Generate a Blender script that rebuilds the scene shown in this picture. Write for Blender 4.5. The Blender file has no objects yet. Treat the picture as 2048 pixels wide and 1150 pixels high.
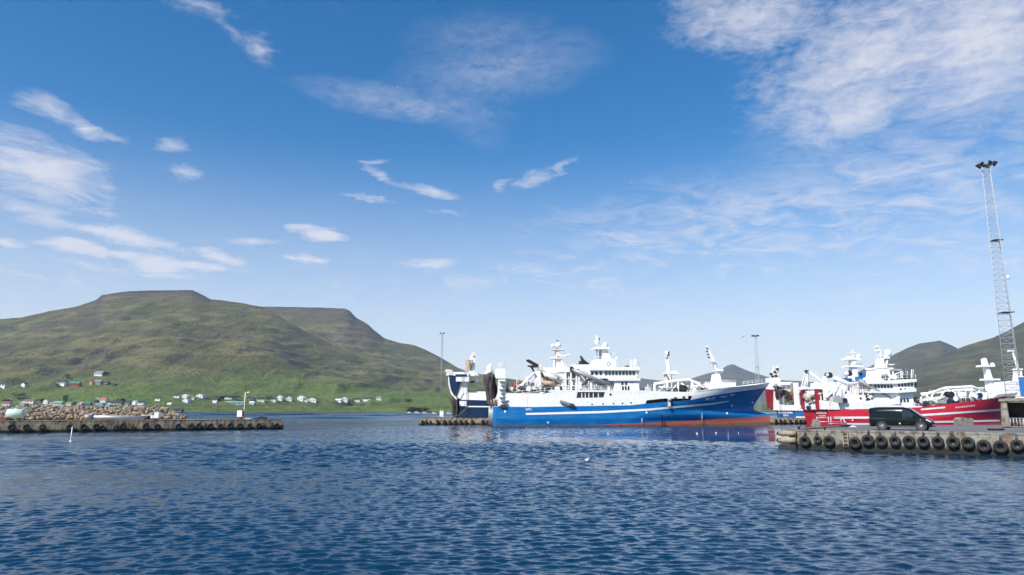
import bpy, bmesh, math, random
import numpy as np
from mathutils import Vector, Matrix
R = math.radians
random.seed(7); rng = np.random.default_rng(7)
scene = bpy.context.scene
COL = scene.collection

# ------------------------------------------------------------------ camera, sky, sun, exposure
F = 1365.0; CX, CY = 1024.0, 575.0; EYE = 3.1; HORIZON = 822.0
PITCH = math.atan((HORIZON - CY) / F)
cam_d = bpy.data.cameras.new('camera'); cam = bpy.data.objects.new('camera', cam_d); COL.objects.link(cam)
cam_d.sensor_width = 36; cam_d.lens = F / 2048 * 36; cam_d.clip_end = 40000; cam_d.clip_start = 0.2
cam.location = (0, 0, EYE); cam.rotation_euler = (R(90) + PITCH, 0, 0)
scene.camera = cam
SUN_EL = 44.0          # degrees above the horizon
SUN_AZ = 222.0         # compass bearing, 0 = straight ahead (+Y), clockwise; behind the camera and to the left
sun_d = bpy.data.lights.new('sun', 'SUN'); sun = bpy.data.objects.new('sun', sun_d); COL.objects.link(sun)
sun_d.energy = 5.0; sun_d.angle = R(0.53); sun_d.color = (1.0, 0.95, 0.88)
sv = Vector((math.sin(R(SUN_AZ)) * math.cos(R(SUN_EL)), math.cos(R(SUN_AZ)) * math.cos(R(SUN_EL)), math.sin(R(SUN_EL))))
sun.rotation_euler = sv.to_track_quat('Z', 'Y').to_euler()
sun.location = (0, -30, 60)
scene.view_settings.view_transform = 'Standard'; scene.view_settings.look = 'None'
scene.view_settings.exposure = 0.35; scene.view_settings.gamma = 1.0
scene.render.engine = 'CYCLES'
cy = scene.cycles
cy.use_denoising = True; cy.max_bounces = 6; cy.diffuse_bounces = 2; cy.glossy_bounces = 3
cy.transmission_bounces = 2; cy.volume_bounces = 1; cy.caustics_reflective = False; cy.caustics_refractive = False
cy.sample_clamp_indirect = 4.0; cy.use_adaptive_sampling = True; cy.adaptive_threshold = 0.02; cy.adaptive_min_samples = 10
SKY_STRENGTH = 0.121

def pix_ray(px, py):
    xc = (px - CX) / F; yc = (CY - py) / F
    c, s = math.cos(PITCH), math.sin(PITCH)
    return Vector((xc, c - yc * s, s + yc * c))
def at(px, py, Y):
    d = pix_ray(px, py); t = Y / d.y
    return Vector((d.x * t, Y, EYE + d.z * t))
def on_level(px, py, z=0.0):
    d = pix_ray(px, py); t = (z - EYE) / d.z
    return Vector((d.x * t, d.y * t, z))
def on_face(px, py, p0, e):
    """point where the line of sight meets the vertical plane through p0 along horizontal e"""
    n = Vector((-e.y, e.x, 0)); d = pix_ray(px, py)
    t = (p0 - Vector((0, 0, EYE))).dot(n) / d.dot(n)
    return Vector((0, 0, EYE)) + d * t
def to_pix(x, y, z):
    c, s = math.cos(PITCH), math.sin(PITCH)
    f = y * c + (z - EYE) * s; u = -y * s + (z - EYE) * c
    return CX + F * x / f, CY - F * u / f

# ------------------------------------------------------------------ node helper
class NT:
    def __init__(self, tree): self.t = tree; self.n = tree.nodes; self.l = tree.links
    def add(self, kind, **kw):
        nd = self.n.new(kind)
        for k, v in kw.items():
            if k == 'i':
                for kk, vv in v.items(): self.set(nd.inputs[kk], vv)
            else: setattr(nd, k, v)
        return nd
    def set(self, sock, v):
        if isinstance(v, bpy.types.NodeSocket): self.l.new(v, sock)
        elif isinstance(v, bpy.types.Node): self.l.new(v.outputs[0], sock)
        else:
            if hasattr(sock, 'default_value') and sock.type == 'RGBA' and len(v) == 3: v = (*v, 1)
            sock.default_value = v
    def m(self, op, a, b=None, c=None, clamp=False):
        nd = self.n.new('ShaderNodeMath'); nd.operation = op; nd.use_clamp = clamp
        for k, v in enumerate((a, b, c)):
            if v is not None: self.set(nd.inputs[k], v)
        return nd.outputs[0]
    def vm(self, op, a, b=None):
        nd = self.n.new('ShaderNodeVectorMath'); nd.operation = op
        self.set(nd.inputs[0], a)
        if b is not None: self.set(nd.inputs[1], b)
        return nd.outputs[0]
    def xyz(self, x, y, z):
        nd = self.n.new('ShaderNodeCombineXYZ')
        for k, v in enumerate((x, y, z)): self.set(nd.inputs[k], v)
        return nd.outputs[0]
    def noise(self, vec, scale, detail=4, rough=0.55, dist=0.0):
        nd = self.n.new('ShaderNodeTexNoise'); nd.inputs['Scale'].default_value = scale
        nd.inputs['Detail'].default_value = detail; nd.inputs['Roughness'].default_value = rough
        nd.inputs['Distortion'].default_value = dist
        if vec is not None: self.set(nd.inputs['Vector'], vec)
        return nd.outputs[0]
    def mapr(self, v, a, b, c=0.0, d=1.0, smooth=False):
        nd = self.n.new('ShaderNodeMapRange'); nd.clamp = True
        nd.interpolation_type = 'SMOOTHSTEP' if smooth else 'LINEAR'
        for k, x in enumerate((v, a, b, c, d)): self.set(nd.inputs[k], x)
        return nd.outputs[0]
    def mix(self, f, a, b):
        nd = self.n.new('ShaderNodeMix'); nd.data_type = 'RGBA'
        self.set(nd.inputs[0], f); self.set(nd.inputs[6], a); self.set(nd.inputs[7], b)
        return nd.outputs[2]

# ------------------------------------------------------------------ world: sky with cirrus and altocumulus
world = bpy.data.worlds.new('World'); scene.world = world; world.use_nodes = True
W = NT(world.node_tree); W.n.clear()
sky = W.add('ShaderNodeTexSky', sky_type='NISHITA', sun_disc=False)
sky.sun_elevation = R(SUN_EL); sky.sun_rotation = R(SUN_AZ)
sky.altitude = 0; sky.air_density = 1.0; sky.dust_density = 0.35; sky.ozone_density = 2.5
tc = W.add('ShaderNodeTexCoord').outputs['Generated']
sep = W.add('ShaderNodeSeparateXYZ', i={0: W.vm('NORMALIZE', tc)})
azi = W.m('ARCTAN2', sep.outputs[0], sep.outputs[1]); ele = W.m('ARCSINE', sep.outputs[2])
# clouds live on a flat sheet overhead: horizontal stretch grows towards the horizon
elp = W.m('MAXIMUM', ele, 0.0)
flat_v = W.m('DIVIDE', 1.0, W.m('ADD', elp, 0.22))
ae = W.xyz(azi, ele, 0.0)
wn = W.add('ShaderNodeTexNoise', i={'Vector': W.xyz(W.m('MULTIPLY', azi, 8.0), W.m('MULTIPLY', ele, 22.0), 3.1), 'Scale': 1.0, 'Detail': 6.0, 'Roughness': 0.68})
warp = W.vm('MULTIPLY', W.vm('SUBTRACT', wn.outputs['Color'], (0.5, 0.5, 0.5)), (0.085, 0.040, 0.0))
aew = W.vm('ADD', ae, warp)
BLOBS = [  # px, py, rx, ry, tilt (clockwise on the picture), strength
 (92,214,66,20,5,.75),(160,250,56,17,35,.75),(205,272,45,8,18,.5),(70,340,190,52,14,1.0),(200,375,50,16,15,.7),
 (120,396,100,16,5,.6),(100,440,200,24,12,.85),(250,475,160,16,5,1.2),(15,485,80,13,3,1.15),(190,505,140,12,5,1.3),
 (220,430,70,10,0,.55),(300,525,82,19,0,1.45),(430,508,88,17,8,1.45),(410,531,110,12,3,1.05),(320,548,130,12,0,1.0),
 (640,468,72,14,5,1.4),(495,477,80,9,0,.95),(605,515,55,11,3,1.2),(60,545,170,15,6,.95),(335,290,48,18,-15,.6),
 (375,348,54,20,-10,.62),(522,100,40,24,40,.55),(400,8,110,20,5,.4),(470,60,70,16,30,.30),
 (775,355,56,12,28,.7),(860,385,84,14,12,.8),
 (895,428,62,11,4,.62),(745,318,56,7,-10,.5),(740,402,80,7,8,.5),(1075,355,66,17,-12,.62),(1125,338,44,9,-32,.55),
 (1000,370,34,18,-50,.45),(860,530,90,18,0,.95),(1500,35,190,62,10,.8),(1740,120,270,120,-14,.86),(1960,70,220,150,-22,1.0),
 (1700,228,150,52,-16,1.0),(1580,205,70,26,-15,.6),(1400,450,170,30,6,.55),(1760,470,140,26,5,.55),
 
 (1950,400,130,40,-20,.42),(2030,480,120,60,-10,.5)]
VEILS = [(1500,480,760,120,-5,.95),(1250,560,500,95,-8,1.0),(1900,540,500,140,0,.95),(1800,345,360,90,4,.72),(700,585,420,45,2,.8),(1000,140,210,50,-8,.34),(960,80,150,40,-6,.24),(800,205,200,26,4,.50),(910,215,110,40,30,.28),(1050,560,420,60,0,.9),(300,560,440,45,3,.75)]
M = None; V = None
for n_, (bx, by, rx, ry, tilt, st) in enumerate(BLOBS + VEILS):
    d = pix_ray(bx, by); d.normalize()
    a0, e0 = math.atan2(d.x, d.y), math.asin(d.z)
    k = F * (1 + ((bx - CX) / F) ** 2 * 0.6)
    mp = W.add('ShaderNodeMapping', vector_type='TEXTURE', i={'Vector': aew})
    mp.inputs['Location'].default_value = (a0, e0, 0); mp.inputs['Rotation'].default_value = (0, 0, R(-tilt))
    mp.inputs['Scale'].default_value = (rx * 1.30 / k, ry * 1.42 / F, 1)
    g = W.add('ShaderNodeTexGradient', gradient_type='SPHERICAL', i={0: mp.outputs[0]})
    v = W.m('MULTIPLY', g.outputs[1], st * 1.25)
    if n_ < len(BLOBS): M = v if M is None else W.m('MAXIMUM', M, v)
    else: V = v if V is None else W.m('MAXIMUM', V, v)
# thin cirrus everywhere, also where the camera does not look
sheet = W.xyz(W.m('MULTIPLY', sep.outputs[0], flat_v), W.m('MULTIPLY', sep.outputs[1], flat_v), 0.0)
big = W.noise(W.vm('MULTIPLY', sheet, (0.8, 1.6, 1)), 1.2, 5, 0.6, 0.4)
M = W.m('MAXIMUM', M, W.mapr(big, 0.52, 0.9, 0.0, 0.5))
streak = W.noise(W.xyz(W.m('ADD', W.m('MULTIPLY', azi, 13.0), W.m('MULTIPLY', ele, 7.0)), W.m('MULTIPLY', ele, 44.0), 0.0), 1.0, 9, 0.70, 0.9)
cell = W.noise(W.xyz(W.m('MULTIPLY', azi, 46.0), W.m('MULTIPLY', ele, 78.0), 0.0), 1.0, 4, 0.6, 0.5)
hi = W.mapr(ele, 0.30, 0.42)
tex = W.m('ADD', W.m('MULTIPLY', streak, W.m('SUBTRACT', 1.0, W.m('MULTIPLY', hi, 0.45))), W.m('MULTIPLY', cell, W.m('MULTIPLY', hi, 0.45)))
dens = W.m('ADD', W.m('MULTIPLY', M, 1.25), W.m('MULTIPLY', W.m('SUBTRACT', tex, 0.5), 2.9))
dens = W.mapr(dens, 0.14, 1.5, 0.0, 1.0)
dens = W.m('MULTIPLY', dens, W.mapr(M, 0.0, 0.45, 0.0, 1.0, True))
dens = W.m('MAXIMUM', dens, W.m('MULTIPLY', W.m('MINIMUM', V, 0.8), W.mapr(tex, 0.34, 0.64, 0.10, 1.0)))
# pale veil of far cloud low over the horizon
veil = W.m('MULTIPLY', W.mapr(ele, 0.40, 0.0, 0.0, 0.80, True), W.mapr(streak, 0.25, 0.75, 0.75, 1.0))
dens = W.m('MINIMUM', W.m('MAXIMUM', W.m('MULTIPLY', dens, 0.80), veil), 1.0)
hsv = W.add('ShaderNodeHueSaturation', i={'Color': sky.outputs[0], 'Saturation': 1.42, 'Value': 0.95})
col = W.mix(dens, hsv.outputs[0], (5.45, 5.35, 5.75))
bg = W.add('ShaderNodeBackground', i={'Color': col, 'Strength': SKY_STRENGTH})
wo = W.add('ShaderNodeOutputWorld', i={0: bg.outputs[0]})

# ------------------------------------------------------------------ materials
MATS = {}
def mat(name, color, rough=0.5, metal=0.0, build=None, spec=None):
    if name in MATS: return MATS[name]
    m = bpy.data.materials.new(name); m.use_nodes = True
    t = NT(m.node_tree); b = t.n['Principled BSDF']
    b.inputs['Base Color'].default_value = (*color, 1); b.inputs['Roughness'].default_value = rough
    b.inputs['Metallic'].default_value = metal
    if spec is not None: b.inputs['Specular IOR Level'].default_value = spec
    if build: build(t, b)
    MATS[name] = m; return m
def obj_pos(t): return t.add('ShaderNodeTexCoord').outputs['Object']
def world_pos(t): return t.add('ShaderNodeNewGeometry').outputs['Position']
def worn(c1, c2, scale=1.5, stretch=(1, 1, 0.25), lo=0.5, hi=0.75, amt=0.6, bump=0.0):
    """paint with stretched streaks of wear of another colour"""
    def f(t, b):
        p = obj_pos(t)
        n = t.noise(t.vm('MULTIPLY', p, stretch), scale, 6, 0.65)
        n2 = t.noise(p, scale * 0.35, 3, 0.5)
        k = t.m('MULTIPLY', t.mapr(n, lo, hi), t.mapr(n2, 0.35, 0.7, 0.0, amt))
        base = t.mix(t.mapr(t.noise(p, scale * 0.8, 5), 0.3, 0.7), tuple(x * 0.95 for x in c1), tuple(min(1, x * 1.06) for x in c1))
        t.set(b.inputs['Base Color'], t.mix(k, base, c2))
        if bump:
            bp = t.add('ShaderNodeBump', i={'Height': n, 'Strength': bump, 'Distance': 0.05}); t.set(b.inputs['Normal'], bp.outputs[0])
    return f
WHITE = mat('white_paint', (.8, .8, .8), .45, build=worn((.86, .86, .85), (.46, .30, .18), 1.5, (1.8, 1.8, .22), .53, .70, .55))
CREAM = mat('stained_white_paint', (.7, .66, .58), .55, build=worn((.74, .70, .62), (.38, .26, .16), 1.6, (1, 1, .4), .45, .7, .8))
BLUE = mat('blue_hull_paint', (.01, .15, .44), .42, spec=.3, build=worn((.002, .150, .43), (.06, .24, .40), 1.1, (.22, .22, 1.6), .46, .62, .8))
NAVY = mat('navy_hull_paint', (.01, .03, .10), .3, build=worn((.003, .022, .075), (.02, .045, .09), .9, (.4, .4, 1.2), .5, .8, .5))
BLUE2 = mat('mid_blue_paint', (.02, .13, .36), .4, build=worn((.02, .13, .38), (.12, .22, .36), 1.1, (.5, .5, 1), .5, .8, .5))
RED = mat('red_hull_paint', (.45, .015, .03), .36, build=worn((.62, .014, .040), (.36, .09, .09), 1.0, (.2, .2, 1.6), .46, .62, .8))
BOOT = mat('boot_topping_paint', (.5, .12, .09), .6, build=worn((.52, .115, .085), (.22, .14, .08), 1.0, (.3, .3, 2.0), .45, .7, .85))
WEED = mat('brown_weed_stain', (.16, .12, .07), .9, build=worn((.19, .13, .075), (.07, .055, .03), 1.2, (.4, .4, 2), .42, .6, .9))
DKRED = mat('dark_red_paint', (.25, .01, .02), .5, build=worn((.28, .012, .025), (.12, .03, .02), 1.2))
GREY = mat('grey_steel', (.30, .31, .32), .45, .2, build=worn((.30, .31, .32), (.20, .15, .11), 1.5))
LGREY = mat('galvanised_steel', (.48, .50, .52), .42, .4, build=worn((.46, .48, .50), (.30, .30, .30), 3))
DGREY = mat('dark_steel', (.06, .06, .065), .5, .2, build=worn((.06, .06, .065), (.12, .08, .06), 2))
BLACK = mat('black_rubber', (.02, .02, .02), .75, build=worn((.014, .014, .015), (.045, .043, .040), 4, (1, 1, 1), .45, .7, .9))
SOOT = mat('sooty_black', (.016, .014, .014), .7, build=worn((.018, .016, .016), (.07, .05, .04), 1.8))
NETMAT = mat('net_twine', (.05, .045, .045), .95, build=worn((.045, .045, .05), (.16, .12, .09), 2.2, (1, 1, .5), .4, .65, 1, .6))
TAN = mat('tan_net', (.36, .26, .17), .95, build=worn((.46, .36, .26), (.17, .12, .08), 3, (1, 1, 1), .4, .6, 1, .8))
ORANGE = mat('orange_plastic', (.7, .08, .04), .5)
GREEN = mat('green_paint', (.02, .16, .08), .5)
TEAL = mat('teal_emblem', (.02, .22, .38), .4)
GLASS = mat('window_glass', (.012, .02, .024), .12, spec=.7)
TGLASS = mat('greenish_glass', (.03, .06, .06), .10, spec=.8)
DECK = mat('deck_paint', (.10, .13, .12), .7, build=worn((.11, .14, .13), (.2, .14, .1), .8, (1, 1, 1)))
ROPE = mat('rope', (.35, .30, .22), .9)
def concrete(c1, c2, wet_shade_z=0.45, stain=(.18, .12, .07)):
    def f(t, b):
        p = world_pos(t); z = t.add('ShaderNodeSeparateXYZ', i={0: p}).outputs[2]
        n = t.noise(p, .9, 8, .65); n2 = t.noise(t.vm('MULTIPLY', p, (1.4, 1.4, .35)), 1.6, 6, .65); n3 = t.noise(p, 7.0, 5, .6)
        c = t.mix(t.mapr(n, .35, .65), c1, c2)
        c = t.mix(t.mapr(n2, .47, .60, 0, .85), c, stain)
        c = t.mix(t.mapr(t.noise(p, 2.3, 6, .65), .52, .62, 0, .7), c, (.06, .05, .035))
        wz = t.m('ADD', z, t.m('MULTIPLY', t.m('SUBTRACT', n2, .5), .5))
        c = t.mix(t.mapr(wz, wet_shade_z, wet_shade_z - .28), c, (.016, .017, .012))  # wet algae band, darkened further to hold the shade at the waterline
        t.set(b.inputs['Base Color'], c)
        bp = t.add('ShaderNodeBump', i={'Height': t.m('ADD', n3, n2), 'Strength': .7, 'Distance': .06}); t.set(b.inputs['Normal'], bp.outputs[0])
    return f
CONC = mat('weathered_concrete', (.4, .38, .34), .85, build=concrete((.29, .285, .25), (.20, .197, .17), .62))
CONC_OLD = mat('lichen_stained_concrete', (.3, .25, .2), .9, build=concrete((.50, .41, .28), (.30, .235, .15), .52, (.15, .095, .05)))
def asphalt_b(t, b):
    p = world_pos(t)
    c = t.mix(t.mapr(t.noise(p, .25, 7, .65), .35, .65), (.10, .10, .105), (.19, .185, .18))
    c = t.mix(t.mapr(t.noise(p, 3, 6), .5, .7, 0, .7), c, (.06, .06, .062))
    t.set(b.inputs['Base Color'], c)
ASPH = mat('worn_asphalt', (.14, .14, .14), .9, build=asphalt_b)

# ------------------------------------------------------------------ mesh builder
class MB:
    def __init__(self): self.v = []; self.f = []; self.s = []
    def add(self, vs, fs, smooth=False):
        o = len(self.v); self.v += [tuple(p) for p in vs]
        self.f += [tuple(i + o for i in q) for q in fs]; self.s += [smooth] * len(fs); return self
    def box(self, x0, y0, z0, x1, y1, z1):
        x0, x1 = sorted((x0, x1)); y0, y1 = sorted((y0, y1)); z0, z1 = sorted((z0, z1))
        vs = [(x, y, z) for z in (z0, z1) for y in (y0, y1) for x in (x0, x1)]
        return self.add(vs, [(0, 2, 3, 1), (4, 5, 7, 6), (0, 1, 5, 4), (2, 6, 7, 3), (0, 4, 6, 2), (1, 3, 7, 5)])
    def prism(self, pts, a, b, axis='y'):
        """polygon pts (two coords) extruded between a and b along axis"""
        def P(p, k):
            return (p[0], k, p[1]) if axis == 'y' else ((p[0], p[1], k) if axis == 'z' else (k, p[0], p[1]))
        n = len(pts)
        area = sum(pts[i][0] * pts[(i + 1) % n][1] - pts[(i + 1) % n][0] * pts[i][1] for i in range(n))
        if (area < 0) != (axis == 'y' and True) and axis == 'y': pass
        vs = [P(p, a) for p in pts] + [P(p, b) for p in pts]
        return self.add(vs, [tuple(range(n)), tuple(range(2 * n - 1, n - 1, -1))] + [(i, i + n, (i + 1) % n + n, (i + 1) % n) for i in range(n)])
    def tube(self, pts, r, n=8, caps=True, smooth=True):
        pts = [Vector(p) for p in pts]; rs = r if isinstance(r, (list, tuple)) else [r] * len(pts)
        rings = []
        for i, p in enumerate(pts):
            d = (pts[min(i + 1, len(pts) - 1)] - pts[max(i - 1, 0)]).normalized()
            a = Vector((0, 0, 1)) if abs(d.z) < .9 else Vector((1, 0, 0))
            u = d.cross(a).normalized(); w = u.cross(d)
            rings.append([p + (u * math.cos(2 * math.pi * k / n) + w * math.sin(2 * math.pi * k / n)) * rs[i] for k in range(n)])
        vs = [q for g in rings for q in g]; fs = []
        for i in range(len(pts) - 1):
            for k in range(n):
                fs.append((i * n + k, i * n + (k + 1) % n, (i + 1) * n + (k + 1) % n, (i + 1) * n + k))
        self.add(vs, fs, smooth)
        if caps:
            o = len(self.v) - len(vs)
            self.f += [tuple(o + k for k in range(n - 1, -1, -1)), tuple(o + (len(pts) - 1) * n + k for k in range(n))]; self.s += [False, False]
        return self
    def bar(self, a, b, w, h=None):
        return self.tube([a, b], w * .7071, 4, True, False)
    def ball(self, c, r, n=12, m=8, sq=(1, 1, 1)):
        vs = []; fs = []
        for i in range(m + 1):
            th = math.pi * i / m
            for k in range(n):
                ph = 2 * math.pi * k / n
                vs.append((c[0] + r * sq[0] * math.sin(th) * math.cos(ph), c[1] + r * sq[1] * math.sin(th) * math.sin(ph), c[2] + r * sq[2] * math.cos(th)))
        for i in range(m):
            for k in range(n):
                fs.append((i * n + k, (i + 1) * n + k, (i + 1) * n + (k + 1) % n, i * n + (k + 1) % n))
        return self.add(vs, fs, True)
    def mesh(self, name, material):
        me = bpy.data.meshes.new(name); me.from_pydata(self.v, [], self.f); me.update()
        me.polygons.foreach_set('use_smooth', self.s)
        bm = bmesh.new(); bm.from_mesh(me); bmesh.ops.recalc_face_normals(bm, faces=bm.faces); bm.to_mesh(me); bm.free()
        me.materials.append(material); return me
    def build(self, name, material, parent=None):
        return link(name, self.mesh(name, material), parent)
def link(name, data, parent=None):
    o = bpy.data.objects.new(name, data); COL.objects.link(o)
    if parent is not None: o.parent = parent
    return o
def tag(o, label=None, cat=None, group=None, kind=None):
    for k, v in (('label', label), ('category', cat), ('group', group), ('kind', kind)):
        if v: o[k] = v
    return o
def empty(name, loc=(0, 0, 0), rz=0.0, label=None, cat=None, group=None):
    o = link(name, None); o.location = loc; o.rotation_euler = (0, 0, rz); o.empty_display_size = .3
    return tag(o, label, cat, group)
def copy_tree(o, parent=None):
    c = o.copy(); COL.objects.link(c); c.parent = parent
    for ch in list(o.children): copy_tree(ch, c)
    return c
ORD = ['first', 'second', 'third', 'fourth', 'fifth', 'sixth', 'seventh', 'eighth', 'ninth', 'tenth', 'eleventh', 'twelfth', 'thirteenth',
       'fourteenth', 'fifteenth', 'sixteenth', 'seventeenth', 'eighteenth', 'nineteenth', 'twentieth', 'twenty-first', 'twenty-second',
       'twenty-third', 'twenty-fourth', 'twenty-fifth', 'twenty-sixth', 'twenty-seventh', 'twenty-eighth', 'twenty-ninth', 'thirtieth']

# numpy value noise
_perm = rng.random((256, 256))
def vnoise(x, y):
    xi = np.floor(x).astype(int); yi = np.floor(y).astype(int); fx = x - xi; fy = y - yi
    fx = fx * fx * (3 - 2 * fx); fy = fy * fy * (3 - 2 * fy)
    g = lambda a, b: _perm[a % 256, b % 256]
    return (g(xi, yi) * (1 - fx) + g(xi + 1, yi) * fx) * (1 - fy) + (g(xi, yi + 1) * (1 - fx) + g(xi + 1, yi + 1) * fx) * fy
def fbm(x, y, o=5, gain=.5):
    s = 0; a = 1; t = 0
    for i in range(o):
        s = s + a * vnoise(x * 2 ** i + 17.3 * i, y * 2 ** i + 9.1 * i); t += a; a *= gain
    return s / t - .5
def grid_mesh(name, X, Y, Z, material, smooth=True):
    r, c = X.shape
    me = bpy.data.meshes.new(name)
    co = np.stack([X, Y, Z], -1).reshape(-1, 3).astype(np.float32)
    idx = np.arange(r * c).reshape(r, c)
    q = np.stack([idx[:-1, :-1], idx[:-1, 1:], idx[1:, 1:], idx[1:, :-1]], -1).reshape(-1, 4).astype(np.int32)
    me.vertices.add(len(co)); me.vertices.foreach_set('co', co.ravel())
    me.loops.add(q.size); me.loops.foreach_set('vertex_index', q.ravel())
    me.polygons.add(len(q)); me.polygons.foreach_set('loop_start', np.arange(0, q.size, 4, dtype=np.int32))
    me.polygons.foreach_set('use_smooth', np.full(len(q), smooth))
    me.update(calc_edges=True); me.validate()
    me.materials.append(material); return me

# ------------------------------------------------------------------ water
def water_b(t, b):
    p = world_pos(t)
    s = t.add('ShaderNodeSeparateXYZ', i={0: p})
    b.inputs['IOR'].default_value = 1.333
    # wind lanes: patches where ripples are stronger or calmer
    lane = t.noise(t.vm('MULTIPLY', p, (.014, .045, 1)), 1.0, 3, .5, .6)
    k = t.mapr(lane, .40, .60, .22, 1.0, True)
    t.set(b.inputs['Base Color'], (.003, .026, .060))
    # sheltered, calmer water in the lee of the ships and pier
    lee = t.add('ShaderNodeTexGradient', gradient_type='SPHERICAL', i={0: t.add('ShaderNodeMapping', vector_type='TEXTURE', i={'Vector': p, 'Location': (30.0, 86.0, 0.0), 'Scale': (74.0, 42.0, 1e6)}).outputs[0]}).outputs[1]
    lee = t.mapr(lee, .05, .5, 0.0, 1.0, True)
    t.set(b.inputs['Roughness'], t.m('MULTIPLY', t.mapr(s.outputs[1], 14.0, 220.0, .04, .16), t.m('SUBTRACT', 1.0, t.m('MULTIPLY', lee, .75))))
    k = t.m('MULTIPLY', k, t.m('SUBTRACT', 1.0, t.m('MULTIPLY', lee, .94)))
    rot = t.add('ShaderNodeMapping', i={'Vector': p, 'Rotation': (0, 0, R(-14)), 'Scale': (.55, 1.25, 1)}).outputs[0]
    n1 = t.noise(rot, 2.6, 3, .55, .5); n2 = t.noise(rot, 8.0, 3, .6, .3); n3 = t.noise(p, .5, 3, .5)
    h = t.m('ADD', t.m('MULTIPLY', n1, .085), t.m('ADD', t.m('MULTIPLY', n2, .026), t.m('MULTIPLY', n3, .10)))
    bp = t.add('ShaderNodeBump', i={'Height': h, 'Strength': t.m('MULTIPLY', k, t.mapr(s.outputs[1], 15.0, 90.0, .4, 1.0)), 'Distance': 1.0}); t.set(b.inputs['Normal'], bp.outputs[0])
WATER = mat('harbour_water', (.01, .03, .06), .06, build=water_b)
ys = [-60.0, -25, -8, 0.0, 4.0]
y = 7.0
while y < 8300:
    ys.append(y); y += max(.03, .0030 * y) if y < 85 else (.004 * y if y < 240 else (.008 * y if y < 1080 else .06 * y))
ys.append(8700.0)
xs = [0.0]; d = .075
while xs[-1] < 9000:
    if xs[-1] > 13: d *= 1.018 if xs[-1] < 120 else 1.14
    xs.append(xs[-1] + d)
xs[-1] = 9000.0
xs = np.array(sorted(set([-a for a in xs] + xs))); ys = np.array(ys)
WX, WY = np.meshgrid(xs, ys)
dx = np.gradient(xs)[None, :] + 0 * WX; dy = np.gradient(ys)[:, None] + 0 * WX
WZ = np.zeros_like(WX)
def smooth(x, a, b): q = np.clip((x - a) / (b - a), 0, 1); return q * q * (3 - 2 * q)
def wind_lane(X, Y):   # breeze roughens the near left water; a calmer lane runs slantwise across the harbour
    u = Y + .6 * (X + 19.5) - 26 + 5 * fbm(X * .12, Y * .05, 3)
    return 1.08 - .36 * smooth(u, -1.0, 2.0) + .45 * smooth(u, 8, 15)
lane_g = np.clip(wind_lane(WX, WY) + 1.2 * fbm(WX * .022, WY * .08, 3), .35, 1.25)
near = (WY > 0) & (WY < 160) & (np.abs(WX) < 130)
for i in range(64):
    lam = .11 * (6.0 ** (i / 63.0)); th = R(-76) + rng.normal(0, .55); kx, ky = math.cos(th) * 2 * math.pi / lam, math.sin(th) * 2 * math.pi / lam
    amp = .0060 * lam * (.75 + .5 * math.exp(-((lam - .34) / .16) ** 2))
    att = np.clip((lam - 2.2 * np.maximum(dx * abs(math.cos(th)) + .0, dy * abs(math.sin(th)))) / (lam * .6), 0, 1)
    WZ[near] += (amp * att * np.sin(kx * WX + ky * WY + rng.random() * 6.28))[near]
far_w = smooth(WY, 16, 58)
near = (WY > 12) & (WY < 260) & (np.abs(WX) < 240)
for i in range(48):
    lam = .42 * (4.6 ** (i / 47.0)); th = R(-80) + rng.normal(0, .6); kx, ky = math.cos(th) * 2 * math.pi / lam, math.sin(th) * 2 * math.pi / lam
    att = np.clip((lam - 2.2 * np.maximum(dx * abs(math.cos(th)), dy * abs(math.sin(th)))) / (lam * .6), 0, 1)
    WZ[near] += (.0070 * lam * att * far_w * np.sin(kx * WX + ky * WY + rng.random() * 6.28))[near]
outer = (WY > 150) & (WY < 1070)          # the open fjord beyond the piers is choppier
for i in range(18):
    lam = 9.0 * (4.0 ** (i / 17.0)); th = R(-90) + rng.normal(0, .16); kx, ky = math.cos(th) * 2 * math.pi / lam, math.sin(th) * 2 * math.pi / lam
    att = np.clip((lam - 2.2 * np.maximum(dx * abs(math.cos(th)), dy * abs(math.sin(th)))) / (lam * .6), 0, 1) * smooth(WY, 190, 380) * (1 - smooth(WY, 980, 1060))
    WZ[outer] += (.0085 * lam * att * np.sin(kx * WX + ky * WY + rng.random() * 6.28))[outer]
WZ *= lane_g * (1 - .90 * np.clip(1.6 - np.hypot((WX - 30) / 58, (WY - 86) / 31) * 1.6, 0, 1))
tag(link('water', grid_mesh('water', WX, WY, WZ, WATER)), kind='structure')

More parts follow.
